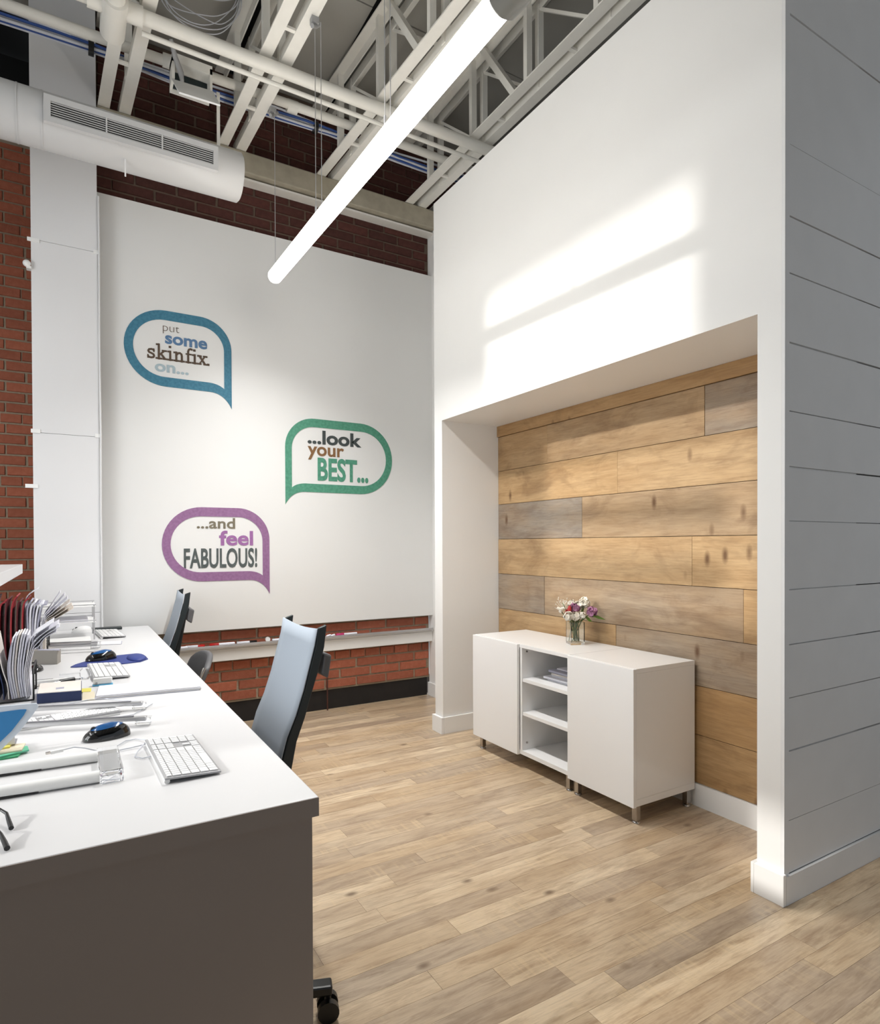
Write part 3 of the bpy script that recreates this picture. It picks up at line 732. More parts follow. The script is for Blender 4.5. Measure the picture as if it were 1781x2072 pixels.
def bloom(name, c, r, m, label, kind='ruffle', group='flowers in the glass vase'):
    r *= 1.22; c = Vector(c); rr = random.Random(int(c.x*9999+c.z*777))
    base = Vector((vc.x+rr.uniform(-.026,.026), vc.y+rr.uniform(-.026,.026), .762))
    neck = Vector((vc.x+(c.x-vc.x)*.35, vc.y+(c.y-vc.y)*.35, .880))
    t = thing(name, label, 'flower', tuple(base), group)
    MB().tube([base, base.lerp(neck, .55), neck, neck.lerp(c, .6), c], .0028, 6).build('stem', M['stem'], t)
    b = MB()
    if kind == 'ruffle':
        for k in range(16):
            d = Vector((rr.gauss(0,1), rr.gauss(0,1), rr.gauss(0,1)+.3)).normalized()
            p = c+d*r*.62; q = d.orthogonal().normalized(); w = d.cross(q)
            vs = []
            for a in range(7):
                an = 2*math.pi*a/7; rad = r*(.42+.12*rr.random()); vs.append(p+d*r*rr.uniform(-.1, .25)+(q*math.cos(an)+w*math.sin(an))*rad)
            b.add([p-d*r*.15]+vs, [(0, 1+i, 1+(i+1) % 7) for i in range(7)], True)
        b.ball(c, (r*.55, r*.55, r*.5), 10, 6)
    elif kind == 'lily':
        for k in range(6):
            an = 2*math.pi*k/6+.3; d = Vector((math.cos(an), math.sin(an), .55)).normalized(); s = Vector((-math.sin(an), math.cos(an), 0))
            tip = c+d*r*1.25; midp = c+d*r*.65+Vector((0,0,.12*r))
            b.add([c-s*r*.1, c+s*r*.1, midp+s*r*.36, tip, midp-s*r*.36], [(0,1,2,3,4)], True)
        b.ball(c, (r*.3, r*.3, r*.35), 8, 6)
    elif kind == 'bud': b.tube([c-Vector((0,0,r)), c, c+Vector((0,0,r)), c+Vector((0,0,r*1.5))], [r*.4, r*.75, r*.55, r*.1], 8)
    elif kind == 'spray':
        for k in range(26):
            p = c+Vector((rr.gauss(0,r*.5), rr.gauss(0,r*.5), rr.gauss(0,r*.45))); b.ball(p, (.0034,)*3, 6, 4)
            b.tube([c-Vector((0,0,r)), p], .0006, 4)
    b.build('bloom' if kind != 'spray' else 'blossoms', m, t, kind='stuff' if kind == 'spray' else None, fix=False); return t
B_ = bloom
B_('flower', (2.505, 2.80, .942), .030, M['petal_white'], 'pale pink white flower at the left edge of the bouquet', 'lily')
B_('flower', (2.52, 2.745, .915), .028, M['petal_white'], 'white flower low on the left rim of the vase')
B_('flower', (2.565, 2.735, .912), .026, M['petal_white'], 'creamy white carnation hanging at the front of the vase')
B_('flower', (2.605, 2.72, .918), .020, M['petal_white'], 'small white bloom at the front right of the vase')
B_('flower', (2.655, 2.755, .985), .034, M['petal_white'], 'large white bloom highest at the right of the bouquet')
B_('flower', (2.64, 2.79, .965), .030, M['petal_white'], 'white bloom just behind the highest one')
B_('flower', (2.60, 2.81, .978), .026, M['petal_white'], 'white bloom at the top middle of the bouquet')
B_('flower', (2.582, 2.765, .955), .032, M['petal_mauve'], 'mauve flower in the centre of the bouquet')
B_('flower', (2.665, 2.70, .937), .030, M['petal_mauve'], 'mauve flower low on the right of the bouquet')
B_('flower', (2.54, 2.76, .952), .014, M['petal_red'], 'red bud on the left of the mauve centre flower', 'bud')
B_('flower', (2.545, 2.79, .930), .012, M['petal_red'], 'smaller red bud low on the left of the bouquet', 'bud')
B_('flower_spray', (2.55, 2.83, .985), .035, M['petal_white'], 'airy spray of tiny white blossoms at the top left of the bouquet', 'spray')
def leafy(base, tip, w, label):
    t = thing('leaf_sprig', label, 'leaf', (vc.x, vc.y, .765), 'flowers in the glass vase')
    base, tip = Vector(base), Vector(tip); d = tip-base; s = d.cross(Vector((0.5,-.8,.3))).normalized()*w
    vs = [base, base+d*.3+s*.8, base+d*.55+s, tip, base+d*.55-s, base+d*.3-s*.8, base+d*.5+Vector((0,0,.004))]
    MB().add(vs, [(0,1,6),(1,2,6),(2,3,6),(3,4,6),(4,5,6),(5,0,6)], True).build('leaf', M['leaf'], t, fix=False)
    MB().tube([(vc.x+.01, vc.y, .765), (vc.x, vc.y-.005, .86), tuple(base)], .002, 5).build('stem', M['stem'], t)
leafy((2.64, 2.70, .925), (2.735, 2.66, .888), .013, 'long pointed leaf sticking out right of the vase')
leafy((2.615, 2.71, .91), (2.655, 2.69, .878), .018, 'bright green leaf drooping over the right rim')
leafy((2.61, 2.75, .91), (2.64, 2.74, .962), .016, 'leaf standing between the mauve flowers')
leafy((2.56, 2.75, .875), (2.552, 2.742, .80), .010, 'leaf sunk inside the vase on the left')
leafy((2.60, 2.74, .88), (2.598, 2.74, .945), .014, 'pale leaf right of the central mauve flower')

# ------------------------------------------------------------------ desk
DT = .798
t = thing('desk', 'long white bench desk running to the back wall', 'desk', (-.3, 3, 0))
box(-1.25, .457, 1.28, 4.632, DT-.042, DT).build('desk_top', M['laminate'], t, bevel=.002)
box(-1.25, .457, 1.2775, 1.2797, DT-.041, DT-.001).build('shaded_edge', M['desk_shaded'], t)  # added strip carrying the shade colour along the near edge
box(-1.23, .447, 1.292, 1.317, 0, DT-.0425).build('end_panel', M['desk_shaded'], t, bevel=.001)
box(-1.23, -.15, 4.59, 4.615, 0, DT-.0425).build('end_panel', M['laminate'], t)
box(-1.21, .10, 2.92, 2.945, 0, DT-.0425).build('end_panel', M['laminate'], t)
box(-1.25, -1.225, 1.318, 4.588, .2, DT-.0425).build('modesty_panel', M['laminate'], t)
t = thing('desk_shelf', 'white overhead shelf above the far left of the desk', 'shelf', (-.7, 3.1, DT))
box(-1.2, -.207, 2.45, 3.84, 1.20, 1.247).build('shelf_board', M['laminate'], t, bevel=.002)
for y in (2.5, 3.79): box(-1.1, -.85, y-.012, y+.012, DT+.0003, 1.1995).build('support', M['laminate'], t)

# ------------------------------------------------------------------ keyboards
def rot_z(v, a): c, s = math.cos(a), math.sin(a); return (v[0]*c-v[1]*s, v[0]*s+v[1]*c, v[2])
def keyboard(cx, cy, rz, label, full, scale=1.0, tilt=.052, z=DT):
    """long side along +Y local, space bar at +X, back edge (-X) raised"""
    Lx, Ly = .128*scale, .345*scale
    t = thing('keyboard', label, 'keyboard', (cx, cy, z), 'white keyboards on the desk')
    def P(x, y, h):  # local to world; surface height
        zz = z+.006+(Lx/2-x)*tilt+h
        vx, vy, _ = rot_z((x, y, 0), rz); return (cx+vx, cy+vy, zz)
    def slab(x0, x1, y0, y1, h0, h1): return [P(x0,y0,h0),P(x1,y0,h0),P(x1,y1,h0),P(x0,y1,h0),P(x0,y0,h1),P(x1,y0,h1),P(x1,y1,h1),P(x0,y1,h1)]
    MB().hexa(slab(-Lx/2, Lx/2, -Ly/2, Ly/2, -.002, .003)).build('case', M['alu_key'], t, bevel=.0015)
    b = MB(); b.tube([P(-Lx/2+.006, -Ly/2+.004, -.006), P(-Lx/2+.006, Ly/2-.004, -.006)], .0062, 10)
    vx = rot_z((Lx/2-.006, 0, 0), rz)
    for s_ in (-1, 1):
        q = rot_z((Lx/2-.008, s_*Ly*.4, 0), rz); b.box(cx+q[0]-.006, cx+q[0]+.006, cy+q[1]-.006, cy+q[1]+.006, z+.0002, z+.006)
    b.build('foot', M['trim'], t)
    u = (Ly-.010*scale)/22.8; m = .0030*scale; allk = MB()
    rows = [(-Lx/2+.004*scale, .55), (None, 1), (None, 1), (None, 1), (None, 1), (None, 1)]
    dx = (Lx-.010*scale)/5.62; x = -Lx/2+.005*scale
    for r in range(6):
        h = dx*(.62 if r == 0 else 1.0); ks = []
        y = 0.0
        main = {0: [1.07]*14, 1: [1]*13+[2], 2: [1.5]+[1]*12+[1.5], 3: [1.8]+[1]*11+[2.2], 4: [2.3]+[1]*10+[2.7], 5: [1.25, 1.25, 1.25, 6.5, 1.25, 1.25, 1.25, 1]}[r]
        for wk in main: ks.append((y, y+wk)); y += wk
        if r in (0, 1, 2): ks += [(15.25+i, 16.25+i) for i in range(3)]
        if r == 4: ks += [(16.25, 17.25)]
        if r == 5: ks += [(15.25+i, 16.25+i) for i in range(3)]
        ks += [(18.6+i, 19.6+i) for i in range(4)]
        for a, bq in ks:
            y0, y1 = -Ly/2+.005*scale+a*u+m/2, -Ly/2+.005*scale+bq*u-m/2
            g = slab(x+m/2, x+h-m/2, y0, y1, .0032, .0058)
            if full: MB().hexa(g).build('key', M['key'], t)
            else: allk.hexa(g)
        x += h
    if not full: allk.build('keys', M['key'], t, kind='stuff')
    return t
keyboard(.2385, 1.690, R(1.5), 'white slim keyboard nearest the corner of the desk', True, .97)
keyboard(.137, 3.01, R(2.5), 'white keyboard in front of the blue mouse pad', False, 1.03)
keyboard(.206, 4.275, R(4), 'farthest white keyboard on the desk by the wall', False, 1.03)
keyboard(-.005, 2.26, R(100), 'white keyboard lying between the aluminium riser rails', False, .80, .03)

# ------------------------------------------------------------------ mice and mouse pads
def mouse(cx, cy, rz, L, label, top, side, z=DT):
    t = thing('computer_mouse', label, 'mouse', (cx, cy, z))
    b = MB(); n, m = 20, 12; vs = []; fs = []
    def shell(scx, scy, scz, zc, th0, th1):
        vs = []; fs = []
        for j in range(m+1):
            th = th0+(th1-th0)*j/m
            for k in range(n):
                ph = 2*math.pi*k/n
                lx, ly = math.cos(ph), math.sin(ph)
                rx = scx*math.sin(th)*lx; ry = scy*math.sin(th)*ly*(1-.12*lx)
                lz_ = scz*max(math.cos(th), 0)*(1+.22*lx*math.sin(th)) if math.cos(th) > 0 else 0
                v = rot_z((rx, ry, 0), rz); vs.append((cx+v[0], cy+v[1], zc+lz_))
        for j in range(m):
            for k in range(n):
                k2 = (k+1) % n; fs.append((j*n+k, (j+1)*n+k, (j+1)*n+k2, j*n+k2))
        return vs, fs
    b.add(*shell(L/2, L*.29, L*.30, z+.004, 0, math.pi/2), True)
    # belly
    base = [(cx+rot_z((L/2*math.cos(a), L*.29*math.sin(a), 0), rz)[0], cy+rot_z((L/2*math.cos(a), L*.29*math.sin(a)*(1-.12*math.cos(a)), 0), rz)[1]) for a in [2*math.pi*k/n for k in range(n)]]
    b.add([(x, y, z+.0003) for x, y in base]+[(x, y, z+.004) for x, y in base], [tuple(range(n))]+[(k, (k+1) % n, n+(k+1) % n, n+k) for k in range(n)])
    b.build('shell', M[side], t)
    if top:
        c = MB(); c.add(*shell(L/2*1.02, L*.29*1.02, L*.306, z+.0045, 0, math.pi*.235), True); c.build('top_cover', M[top], t)
    q = rot_z((-L*.27, 0, 0), rz); MB().tube([(cx+q[0], cy+q[1]-.004, z+L*.235), (cx+q[0], cy+q[1]+.004, z+L*.235)], .008, 10).build('scroll_wheel', M['black_plastic'], t)
    return t
mouse(.087, 1.985, R(6), .122, 'black mouse with glossy blue top near the front of the desk', 'blue_gloss', 'black_gloss')
mouse(.125, 3.335, R(14), .135, 'black mouse with blue top on the blue pad', 'blue_gloss', 'black_gloss', DT+.0045)
mouse(.065, 4.50, R(10), .115, 'white mouse lying by the back wall', None, 'key')
b = MB(); pts = [(.0,3.215),(.02,3.27),(.08,3.36),(.16,3.42),(.21,3.43),(.27,3.44),(.315,3.34),(.318,3.25),(.28,3.19),(.20,3.175),(.08,3.185),(.02,3.20)]
pd = thing('mouse_pad', 'blue mouse pad with a raised wrist rest', 'mouse pad', (.16, 3.3, DT))
MB().prism(pts, lambda p, a: (p[0], p[1], a), DT+.0003, DT+.004).build('mat', M['blue'], pd)
MB().ball((.272, 3.30, DT+.004), (.042, .10, .016), 18, 10, cut=0).build('wrist_rest', M['blue'], pd)
w = thing('wrist_rest', 'dark grey bar rest behind the farthest keyboard', 'rest', (.15, 4.5, DT))
box(.012, .29, 4.50, 4.56, DT+.0003, DT+.018).build('pad', M['frame_dark'], w, bevel=.006)

# ------------------------------------------------------------------ monitor risers
def riser(label, bars, body, clip):
    t = thing('monitor_riser', label, 'riser', (bars[0][0][0], bars[0][0][1], DT), 'low riser rails on the desk')
    for a, b in bars:
        a, b = Vector(a), Vector(b); d = (b-a).normalized()
        r = MB().bar(a, b, .022, .012).build('rail', M[body], t, bevel=.003)
        MB().bar(a+Vector((0,0,.0065)), a+d*(b-a).length*.93+Vector((0,0,.0065)), .010, .004).build('groove', M['groove_grey'], r)
        e = b+d*.012
        MB().bar(b-d*.03+Vector((0,0,-.006)), e+Vector((0,0,-.006)), .032, .020).build('end_clip', M['acrylic'], t, bevel=.002)
        MB().bar((a.x+.02, a.y, DT+.0004), (a.x+.02, a.y, a.z-.0055), .03, .02).build('stand', M['alu'], t)
    return t
riser('aluminium riser rails with clear ends over a keyboard', [((-.30, 2.43, DT+.022), (.205, 2.262, DT+.022)), ((-.30, 2.225, DT+.022), (.197, 2.06, DT+.022))], 'alu', 'acrylic')
riser('slim grey riser rails behind the blue mouse pad', [((-.30, 3.70, DT+.035), (.12, 3.63, DT+.035)), ((-.30, 3.84, DT+.035), (.125, 3.72, DT+.035))], 'alu', 'acrylic')
t = thing('monitor_riser', 'white rounded riser bars with black strips and clear end block at the front', 'riser', (-.1, 1.7, DT), 'low riser rails on the desk')
for y0, y1 in ((1.640, 1.618), (1.800, 1.778)):
    a, b = Vector((-.42, y0, DT+.014)), Vector((.056, y1, DT+.014))
    r = MB().tube([a, b], .0135, 16).build('rail', M['trim'], t)
    MB().bar((-.30, y0-.0135-.0045, DT+.006), (-.062, y0-.0145-.0107, DT+.006), .003, .008).build('black_strip', M['black_plastic'], r)
b = MB(); b.box(.055, .104, 1.598, 1.795, DT+.0006, DT+.030); b.build('end_block', M['acrylic'], t, bevel=.004)

# ------------------------------------------------------------------ cables on the desk
t = thing('usb_cable', 'thin white cable with plug looping from the near keyboard', 'cable', (.05, 1.83, DT))
zc = DT+.0315
MB().tube([(-.018,1.815,zc),(.006,1.826,zc),(.03,1.824,zc-.006),(.062,1.823,DT+.012),(.095,1.831,DT+.004),(.135,1.838,DT+.004),(.170,1.842,DT+.006),(.178,1.852,DT+.010)], .0017, 6).build('lead', M['cable_white'], t)
MB().tube([(.066,1.820,DT+.004),(.10,1.868,DT+.003),(.128,1.915,DT+.003),(.155,1.918,DT+.003),(.176,1.885,DT+.006),(.178,1.86,DT+.010)], .0015, 6).build('lead', M['cable_white'], t)
MB().tube([(.172,1.85,DT+.008),(.150,1.80,DT+.004),(.140,1.76,DT+.003),(.155,1.735,DT+.003),(.178,1.738,DT+.004)], .0015, 6).build('lead', M['cable_white'], t)
MB().bar((-.044,1.808,zc),(-.018,1.815,zc), .010, .007).build('plug', M['trim'], t); MB().bar((-.054,1.806,zc),(-.0445,1.808,zc), .008, .005).build('plug_tip', M['chrome'], t)
t = thing('usb_cable', 'thin white cable trailing beside the aluminium riser rails', 'cable', (.1, 2.4, DT))
MB().tube([(-.02,2.46,DT+.003),(.06,2.50,DT+.003),(.10,2.49,DT+.003),(.16,2.42,DT+.003),(.225,2.36,DT+.003)], .0016, 6).build('lead', M['cable_white'], t)
MB().tube([(.03,2.17,DT+.003),(.10,2.19,DT+.003),(.17,2.20,DT+.003),(.24,2.32,DT+.003)], .0016, 6).build('lead', M['cable_white'], t)

# ------------------------------------------------------------------ paper, book, boxes, small things
def papers(name, label, quad, n, m, z=DT, cat='paper', h=.0012):
    t = thing(name, label, cat, (quad[0][0], quad[0][1], z))
    r = random.Random(len(label)); 
    for i in range(n):
        dx, dy = r.uniform(-.004, .004), r.uniform(-.004, .004); z0 = z+.0004+i*h
        MB().hexa([(x+dx, y+dy, z0) for x, y in quad]+[(x+dx, y+dy, z0+h*.85) for x, y in quad]).build('sheet', M[m[i % len(m)]], t)
    return t
papers('paper_stack', 'stack of printed white pages along the middle of the desk', [(.075,2.495),(.417,2.455),(.431,2.640),(.092,2.668)], 7, ['paper', 'paper', 'paper_warm'], h=.002)
papers('paper_sheet', 'single white sheet with a blue edge behind the mouse pad', [(.13,3.86),(.24,3.83),(.25,3.95),(.14,3.98)], 2, ['paper_grey', 'paper'])
papers('paper_sheet', 'cream sheet beside the blue boxed book', [(.033,2.50),(.072,2.495),(.074,2.635),(.036,2.64)], 2, ['cream'])
papers('sticky_note', 'yellow sticky note behind the blue boxed book', [(.034,2.642),(.066,2.636),(.07,2.70),(.038,2.705)], 3, ['yellow'], cat='note')
t = thing('book', 'thick book with navy cover and pale top beside the near wire rack', 'book', (-.04, 2.6, DT))
MB().hexa([(-.10,2.535,DT+.0004),(.033,2.510,DT+.0004),(.036,2.70,DT+.0004),(-.097,2.715,DT+.0004),(-.10,2.535,DT+.034),(.033,2.510,DT+.034),(.036,2.70,DT+.034),(-.097,2.715,DT+.034)]).build('cover', M['navy'], t, bevel=.001)
MB().hexa([(-.098,2.537,DT+.0342),(.031,2.513,DT+.0342),(.034,2.698,DT+.0342),(-.096,2.713,DT+.0342),(-.098,2.537,DT+.0365),(.031,2.513,DT+.0365),(.034,2.698,DT+.0365),(-.096,2.713,DT+.0365)]).build('top_page', M['paper_warm'], t)
box(-.045, -.02, 2.57, 2.60, DT+.0366, DT+.0370).build('print', M['paper_grey'], t)
t = thing('stapler', 'small white stapler with a pale blue base by the middle keyboard', 'stapler', (.11, 2.74, DT))
box(.072, .142, 2.728, 2.752, DT+.0004, DT+.006).build('base', M['cyan'], t, bevel=.002)
box(.074, .140, 2.730, 2.750, DT+.0062, DT+.030).build('body', M['trim'], t, bevel=.005)
MB().tube([(.086, 2.7295, DT+.012), (.086, 2.7275, DT+.012)], .004, 8).build('button', M['cable_grey'], t)
t = thing('tape_dispenser', 'clear tape dispenser beside the middle keyboard', 'dispenser', (.02, 2.93, DT))
b = MB(); b.box(-.04, .035, 2.90, 2.94, DT+.0004, DT+.026); b.build('tray', M['acrylic'], t, bevel=.004)
MB().tube([(.052, 2.905, DT+.022), (.052, 2.935, DT+.022)], .0215, 18).build('roll', M['acrylic'], t)
t = thing('pen', 'black pen lying across the near side of the wire rack', 'pen', (-.05, 2.84, DT))
MB().tube([(-.13, 2.80, DT+.010), (-.05, 2.83, DT+.011), (.012, 2.86, DT+.012)], .0055, 8).build('barrel', M['chrome'], t)
MB().tube([(-.035, 2.838, DT+.0115), (.013, 2.862, DT+.0125)], .0085, 8).build('cap', M['black_plastic'], t)
t = thing('pencil_tray', 'dark narrow tray with white bars behind the book', 'tray', (-.05, 2.9, DT))
box(-.15, -.01, 2.865, 2.885, DT+.0004, DT+.018).build('bar', M['trim'], t, bevel=.003); box(-.15, -.06, 2.905, 2.925, DT+.0004, DT+.012).build('bar', M['black_plastic'], t)
t = thing('grey_box', 'low grey cardboard box with a white paper on it left of the mouse pad', 'box', (-.11, 3.45, DT))
MB().hexa([(-.20,3.42,DT+.0004),(-.052,3.335,DT+.0004),(-.038,3.395,DT+.0004),(-.19,3.455,DT+.0004),(-.20,3.42,DT+.062),(-.052,3.335,DT+.062),(-.038,3.395,DT+.062),(-.19,3.455,DT+.062)]).build('carton', M['grey_box'], t, bevel=.001)
MB().hexa([(-.13,3.392,DT+.0625),(-.04,3.33,DT+.0625),(-.044,3.385,DT+.0625),(-.125,3.42,DT+.0625),(-.13,3.392,DT+.064),(-.04,3.33,DT+.064),(-.044,3.385,DT+.064),(-.125,3.42,DT+.064)]).build('paper', M['paper_grey'], t)
t = thing('computer_mouse', 'dark grey mouse half hidden behind the near wire rack', 'mouse', (-.13, 3.2, DT))
MB().ball((-.13, 3.22, DT+.0005), (.030, .055, .026), 18, 12, cut=0).build('shell', M['black_gloss'], t)
MB().tube([(-.145, 3.15, DT+.004), (-.15, 3.10, DT+.03), (-.138, 3.07, DT+.004)], .003, 6).build('cord', M['cable_white'], t)
t = thing('sticky_note_pad', 'green and yellow sticky notes at the left edge of the desk', 'note', (-.13, 1.95, DT))
for i, (m, q) in enumerate([('green_deep', [(-.165,1.915),(-.118,1.918),(-.10,1.99),(-.16,2.0)]), ('green_note', [(-.16,1.918),(-.095,1.945),(-.10,1.985),(-.165,1.99)]), ('cream', [(-.168,1.935),(-.11,1.94),(-.105,2.0),(-.17,2.01)]), ('yellow', [(-.175,1.96),(-.138,1.97),(-.135,2.02),(-.175,2.02)])]):
    MB().hexa([(x, y, DT+.0004+.0045*i) for x, y in q]+[(x, y, DT+.0045*(i+1)) for x, y in q]).build('note', M[m], t)
t = thing('display_card', 'blue card with a pale grey rounded border tilted on a small stand', 'card', (-.14, 1.96, DT))
o_ = [(-.30,.900),(-.16,.924),(-.095,.922),(-.078,.921),(-.074,.913),(-.085,.896),(-.115,.857),(-.157,.815),(-.22,.812),(-.30,.812)]
i_ = [(-.29,.890),(-.16,.910),(-.115,.911),(-.102,.910),(-.100,.908),(-.106,.896),(-.132,.861),(-.166,.828),(-.22,.826),(-.29,.826)]
MB().prism(o_, lambda p, a: (p[0], 1.95+a+(p[1]-.86)*.25, p[1]), 0, .008).build('border', M['cardedge'], t)
MB().prism(i_, lambda p, a: (p[0], 1.95+a+(p[1]-.86)*.25, p[1]), -.0012, -.0002).build('face', M['cardblue'], t)
b = MB(); b.box(-.145, -.128, 1.985, 1.99, DT+.0195, DT+.075); b.box(-.15, -.125, 1.985, 2.035, DT+.0185, DT+.0195); b.build('stand', M['alu'], t)
t = thing('eyeglasses', 'folded eyeglasses with dark temple tips at the near left desk edge', 'eyeglasses', (-.15, 1.42, DT))
MB().tube([(-.24,1.50,DT+.030),(-.15,1.50,DT+.026),(-.122,1.492,DT+.024),(-.110,1.478,DT+.018),(-.104,1.452,DT+.010),(-.099,1.428,DT+.006)], [.0022,.0022,.0026,.0032,.0042,.0046], 8).build('temple', M['black_plastic'], t)
MB().tube([(-.24,1.41,DT+.030),(-.15,1.42,DT+.026),(-.122,1.405,DT+.022),(-.112,1.385,DT+.014),(-.104,1.358,DT+.008),(-.099,1.336,DT+.006)], [.0022,.0022,.0026,.0036,.0046,.0050], 8).build('temple', M['black_plastic'], t)
MB().tube([(-.24,1.50,DT+.030),(-.245,1.485,DT+.012),(-.24,1.46,DT+.006),(-.235,1.455,DT+.03),(-.24,1.44,DT+.006),(-.245,1.425,DT+.012),(-.24,1.41,DT+.030)], .0022, 8).build('front', M['black_plastic'], t)
# near wire rack with papers
def rack(label, x0, x1, y0, y1, z1, nb):
    t = thing('wire_rack', label, 'file rack', ((x0+x1)/2, (y0+y1)/2, DT), 'wire file racks on the desk')
    for k in range(nb):
        x = x0+(x1-x0)*k/(nb-1)
        MB().tube([(x, y0, DT+.004), (x, y0, z1), (x, y1, z1), (x, y1, DT+.004)], .003, 6).build('divider', M['black_plastic'], t)
    for y in (y0, y1):
        for z in ((DT+.0035,) if y == y0 else (DT+.0035, DT+.06, z1-.01)): MB().tube([(x0-.002, y-.004 if y == y0 else y+.004, z), (x1+.002, y-.004 if y == y0 else y+.004, z)], .003, 6).build('rail', M['black_plastic'], t)
    return t
rack('black wire file rack nearest the front, stuffed with curling papers', -.30, -.112, 2.60, 2.80, DT+.11, 2)
def sheet(label, prof, y0, y1, m, th=.0016, group=None, name='paper_sheet', n=8):
    # smooth the profile
    P = [Vector((p[0], p[1])) for p in prof]; pts = []
    for i in range(len(P)-1):
        a, b, c, d = P[max(i-1,0)], P[i], P[i+1], P[min(i+2,len(P)-1)]
        for k in range(n):
            u = k/n; q = .5*((2*b)+(-a+c)*u+(2*a-5*b+4*c-d)*u*u+(-a+3*b-3*c+d)*u**3); pts.append((q.x, q.y))
    pts.append(tuple(P[-1]))
    o = MB().strip(pts, y0, y1, th).build(name, M[m]); return tag(o, label, 'paper' if name != 'folder' else 'folder', group)
ORD = ['first', 'second', 'third', 'fourth', 'fifth', 'sixth', 'seventh', 'eighth']
gp = 'papers in the near wire rack'
zb = DT+.010
for i, (xb_, xt, zt, m) in enumerate([(-.176,-.176,1.005,'paper_grey'),(-.170,-.172,1.022,'paper'),(-.164,-.163,1.028,'paper'),(-.158,-.155,1.030,'paper_warm'),(-.152,-.146,1.032,'paper'),(-.146,-.139,1.030,'paper'),(-.140,-.131,1.026,'paper')]):
    sheet(ORD[i]+' upright white sheet from the left in the near wire rack', [(xb_, zb), ((xb_+xt)/2-.012, .90), (xt-.007, zt-.04), (xt, zt)], 2.61+.004*i, 2.79, m, .0048, gp)
for i, (mx, mz, tx, tz, lab) in enumerate([(-.118,1.018,-.052,1.068,'topmost long page curling right out of the near wire rack'), (-.115,1.006,-.036,1.060,'second page curling right out of the near wire rack'), (-.112,.996,-.034,1.048,'third page curling right out of the near wire rack'), (-.110,.988,-.044,1.030,'lowest page curling right out of the near wire rack')]):
    sheet(lab, [(-.134+.004*i, zb), (-.139+.004*i, .90), (-.128+.005*i, .968), (mx+.004*i, mz-.002*i), ((mx+tx)/2, (mz+tz)/2+.002), (tx, tz)], 2.605+.012*i, 2.78, 'paper', .0022, gp)
for i, (tx, tz, m, lab) in enumerate([(-.222,1.03,'paper_warm','pale sheet leaning left at the edge of the near wire rack'), (-.232,.99,'navy','navy folder leaning left in the near wire rack'), (-.236,.965,'paper_grey','grey sheet leaning left in the near wire rack'), (-.24,.945,'frame_dark','dark folder leaning lowest left in the near wire rack')]):
    sheet(lab, [(-.186-.014*i, zb), (-.190-.014*i, .86), (-.205-.012*i, .92), (tx-.004*i, tz)], 2.615, 2.78, m, .003, gp, 'folder' if 'folder' in lab else 'paper_sheet')
# far rack with red folders
rack('black wire file rack farther back, full of red folders', -.365, -.092, 3.46, 3.72, DT+.12, 2)
gp = 'folders in the far wire rack'
for i in range(8):
    x = -.345+.022*i; m = ['dark_red', 'red_folder'][i % 2]
    sheet(ORD[i]+' red folder from the left in the far wire rack', [(x, zb), (x-.003, .92), (x+.002, 1.06), (x+.012+.01*(i % 2), 1.085+.012*(i % 3))], 3.47, 3.71, m, .006, gp, 'folder')
gp = 'papers in the far wire rack'
for i in range(5):
    x = -.170+.0095*i
    sheet(ORD[i]+' upright grey white sheet right of the red folders', [(x, zb), (x-.004, .95), (x-.004+.004*i, 1.05), (x+.012+.006*i, 1.083-.004*i)], 3.48, 3.70, ['paper_grey', 'paper'][i % 2], .0075, gp)
sheet('bent white page sticking highest out of the far wire rack', [(-.178, zb), (-.182, 1.0), (-.178, 1.09), (-.162, 1.115), (-.130, 1.138)], 3.50, 3.68, 'paper', .002, gp)
fan = [(-.040,1.118),(-.022,1.104),(-.010,1.088),(.000,1.070),(.008,1.052),(.014,1.036)]
nm = ['topmost', 'second', 'third', 'fourth', 'fifth', 'lowest']
for i, (tx, tz) in enumerate(fan):
    sheet(nm[i]+' page of the fan spreading right from the far wire rack', [(-.121+.0035*i, zb), (-.122+.0035*i, .92), (-.110+.004*i, 1.0-.004*i), (-.083+.005*i, 1.046-.011*i), (tx, tz)], 3.47+.01*i, 3.70, 'paper' if i < 3 else 'paper_warm', .0022, gp)
# letter trays by the wall
t = thing('letter_tray', 'white two level letter tray with wire rails at the far end of the desk', 'tray', (.0, 4.3, DT))
for z in (DT+.10, DT+.19):
    box(-.20, .13, 4.10, 4.40, z, z+.003).build('shelf', M['trim'], t)
    for y in (4.10, 4.40): MB().tube([(-.20, y, z+.012), (.13, y, z+.012)], .003, 6).build('rail', M['alu'], t)
for x in (-.19, .12):
    for y in (4.11, 4.39): MB().tube([(x, y, DT+.0005), (x, y, DT+.20)], .0035, 6).build('post', M['alu'], t)
box(-.17, .09, 4.12, 4.38, DT+.1035, DT+.115).build('stack', M['paper'], t)
t = thing('document_tray', 'flat white tray with dark slots left of the farthest keyboard', 'tray', (.0, 3.95, DT))
box(-.19, .10, 3.92, 4.12, DT+.0004, DT+.020).build('body', M['trim'], t, bevel=.003)
box(-.19, .112, 3.905, 3.9195, DT+.0004, DT+.008).build('front_lip', M['trim'], t)
for z in (.006, .014): box(-.12, -.02, 3.9192, 3.9197, DT+z, DT+z+.003).build('slot', M['dark'], t)

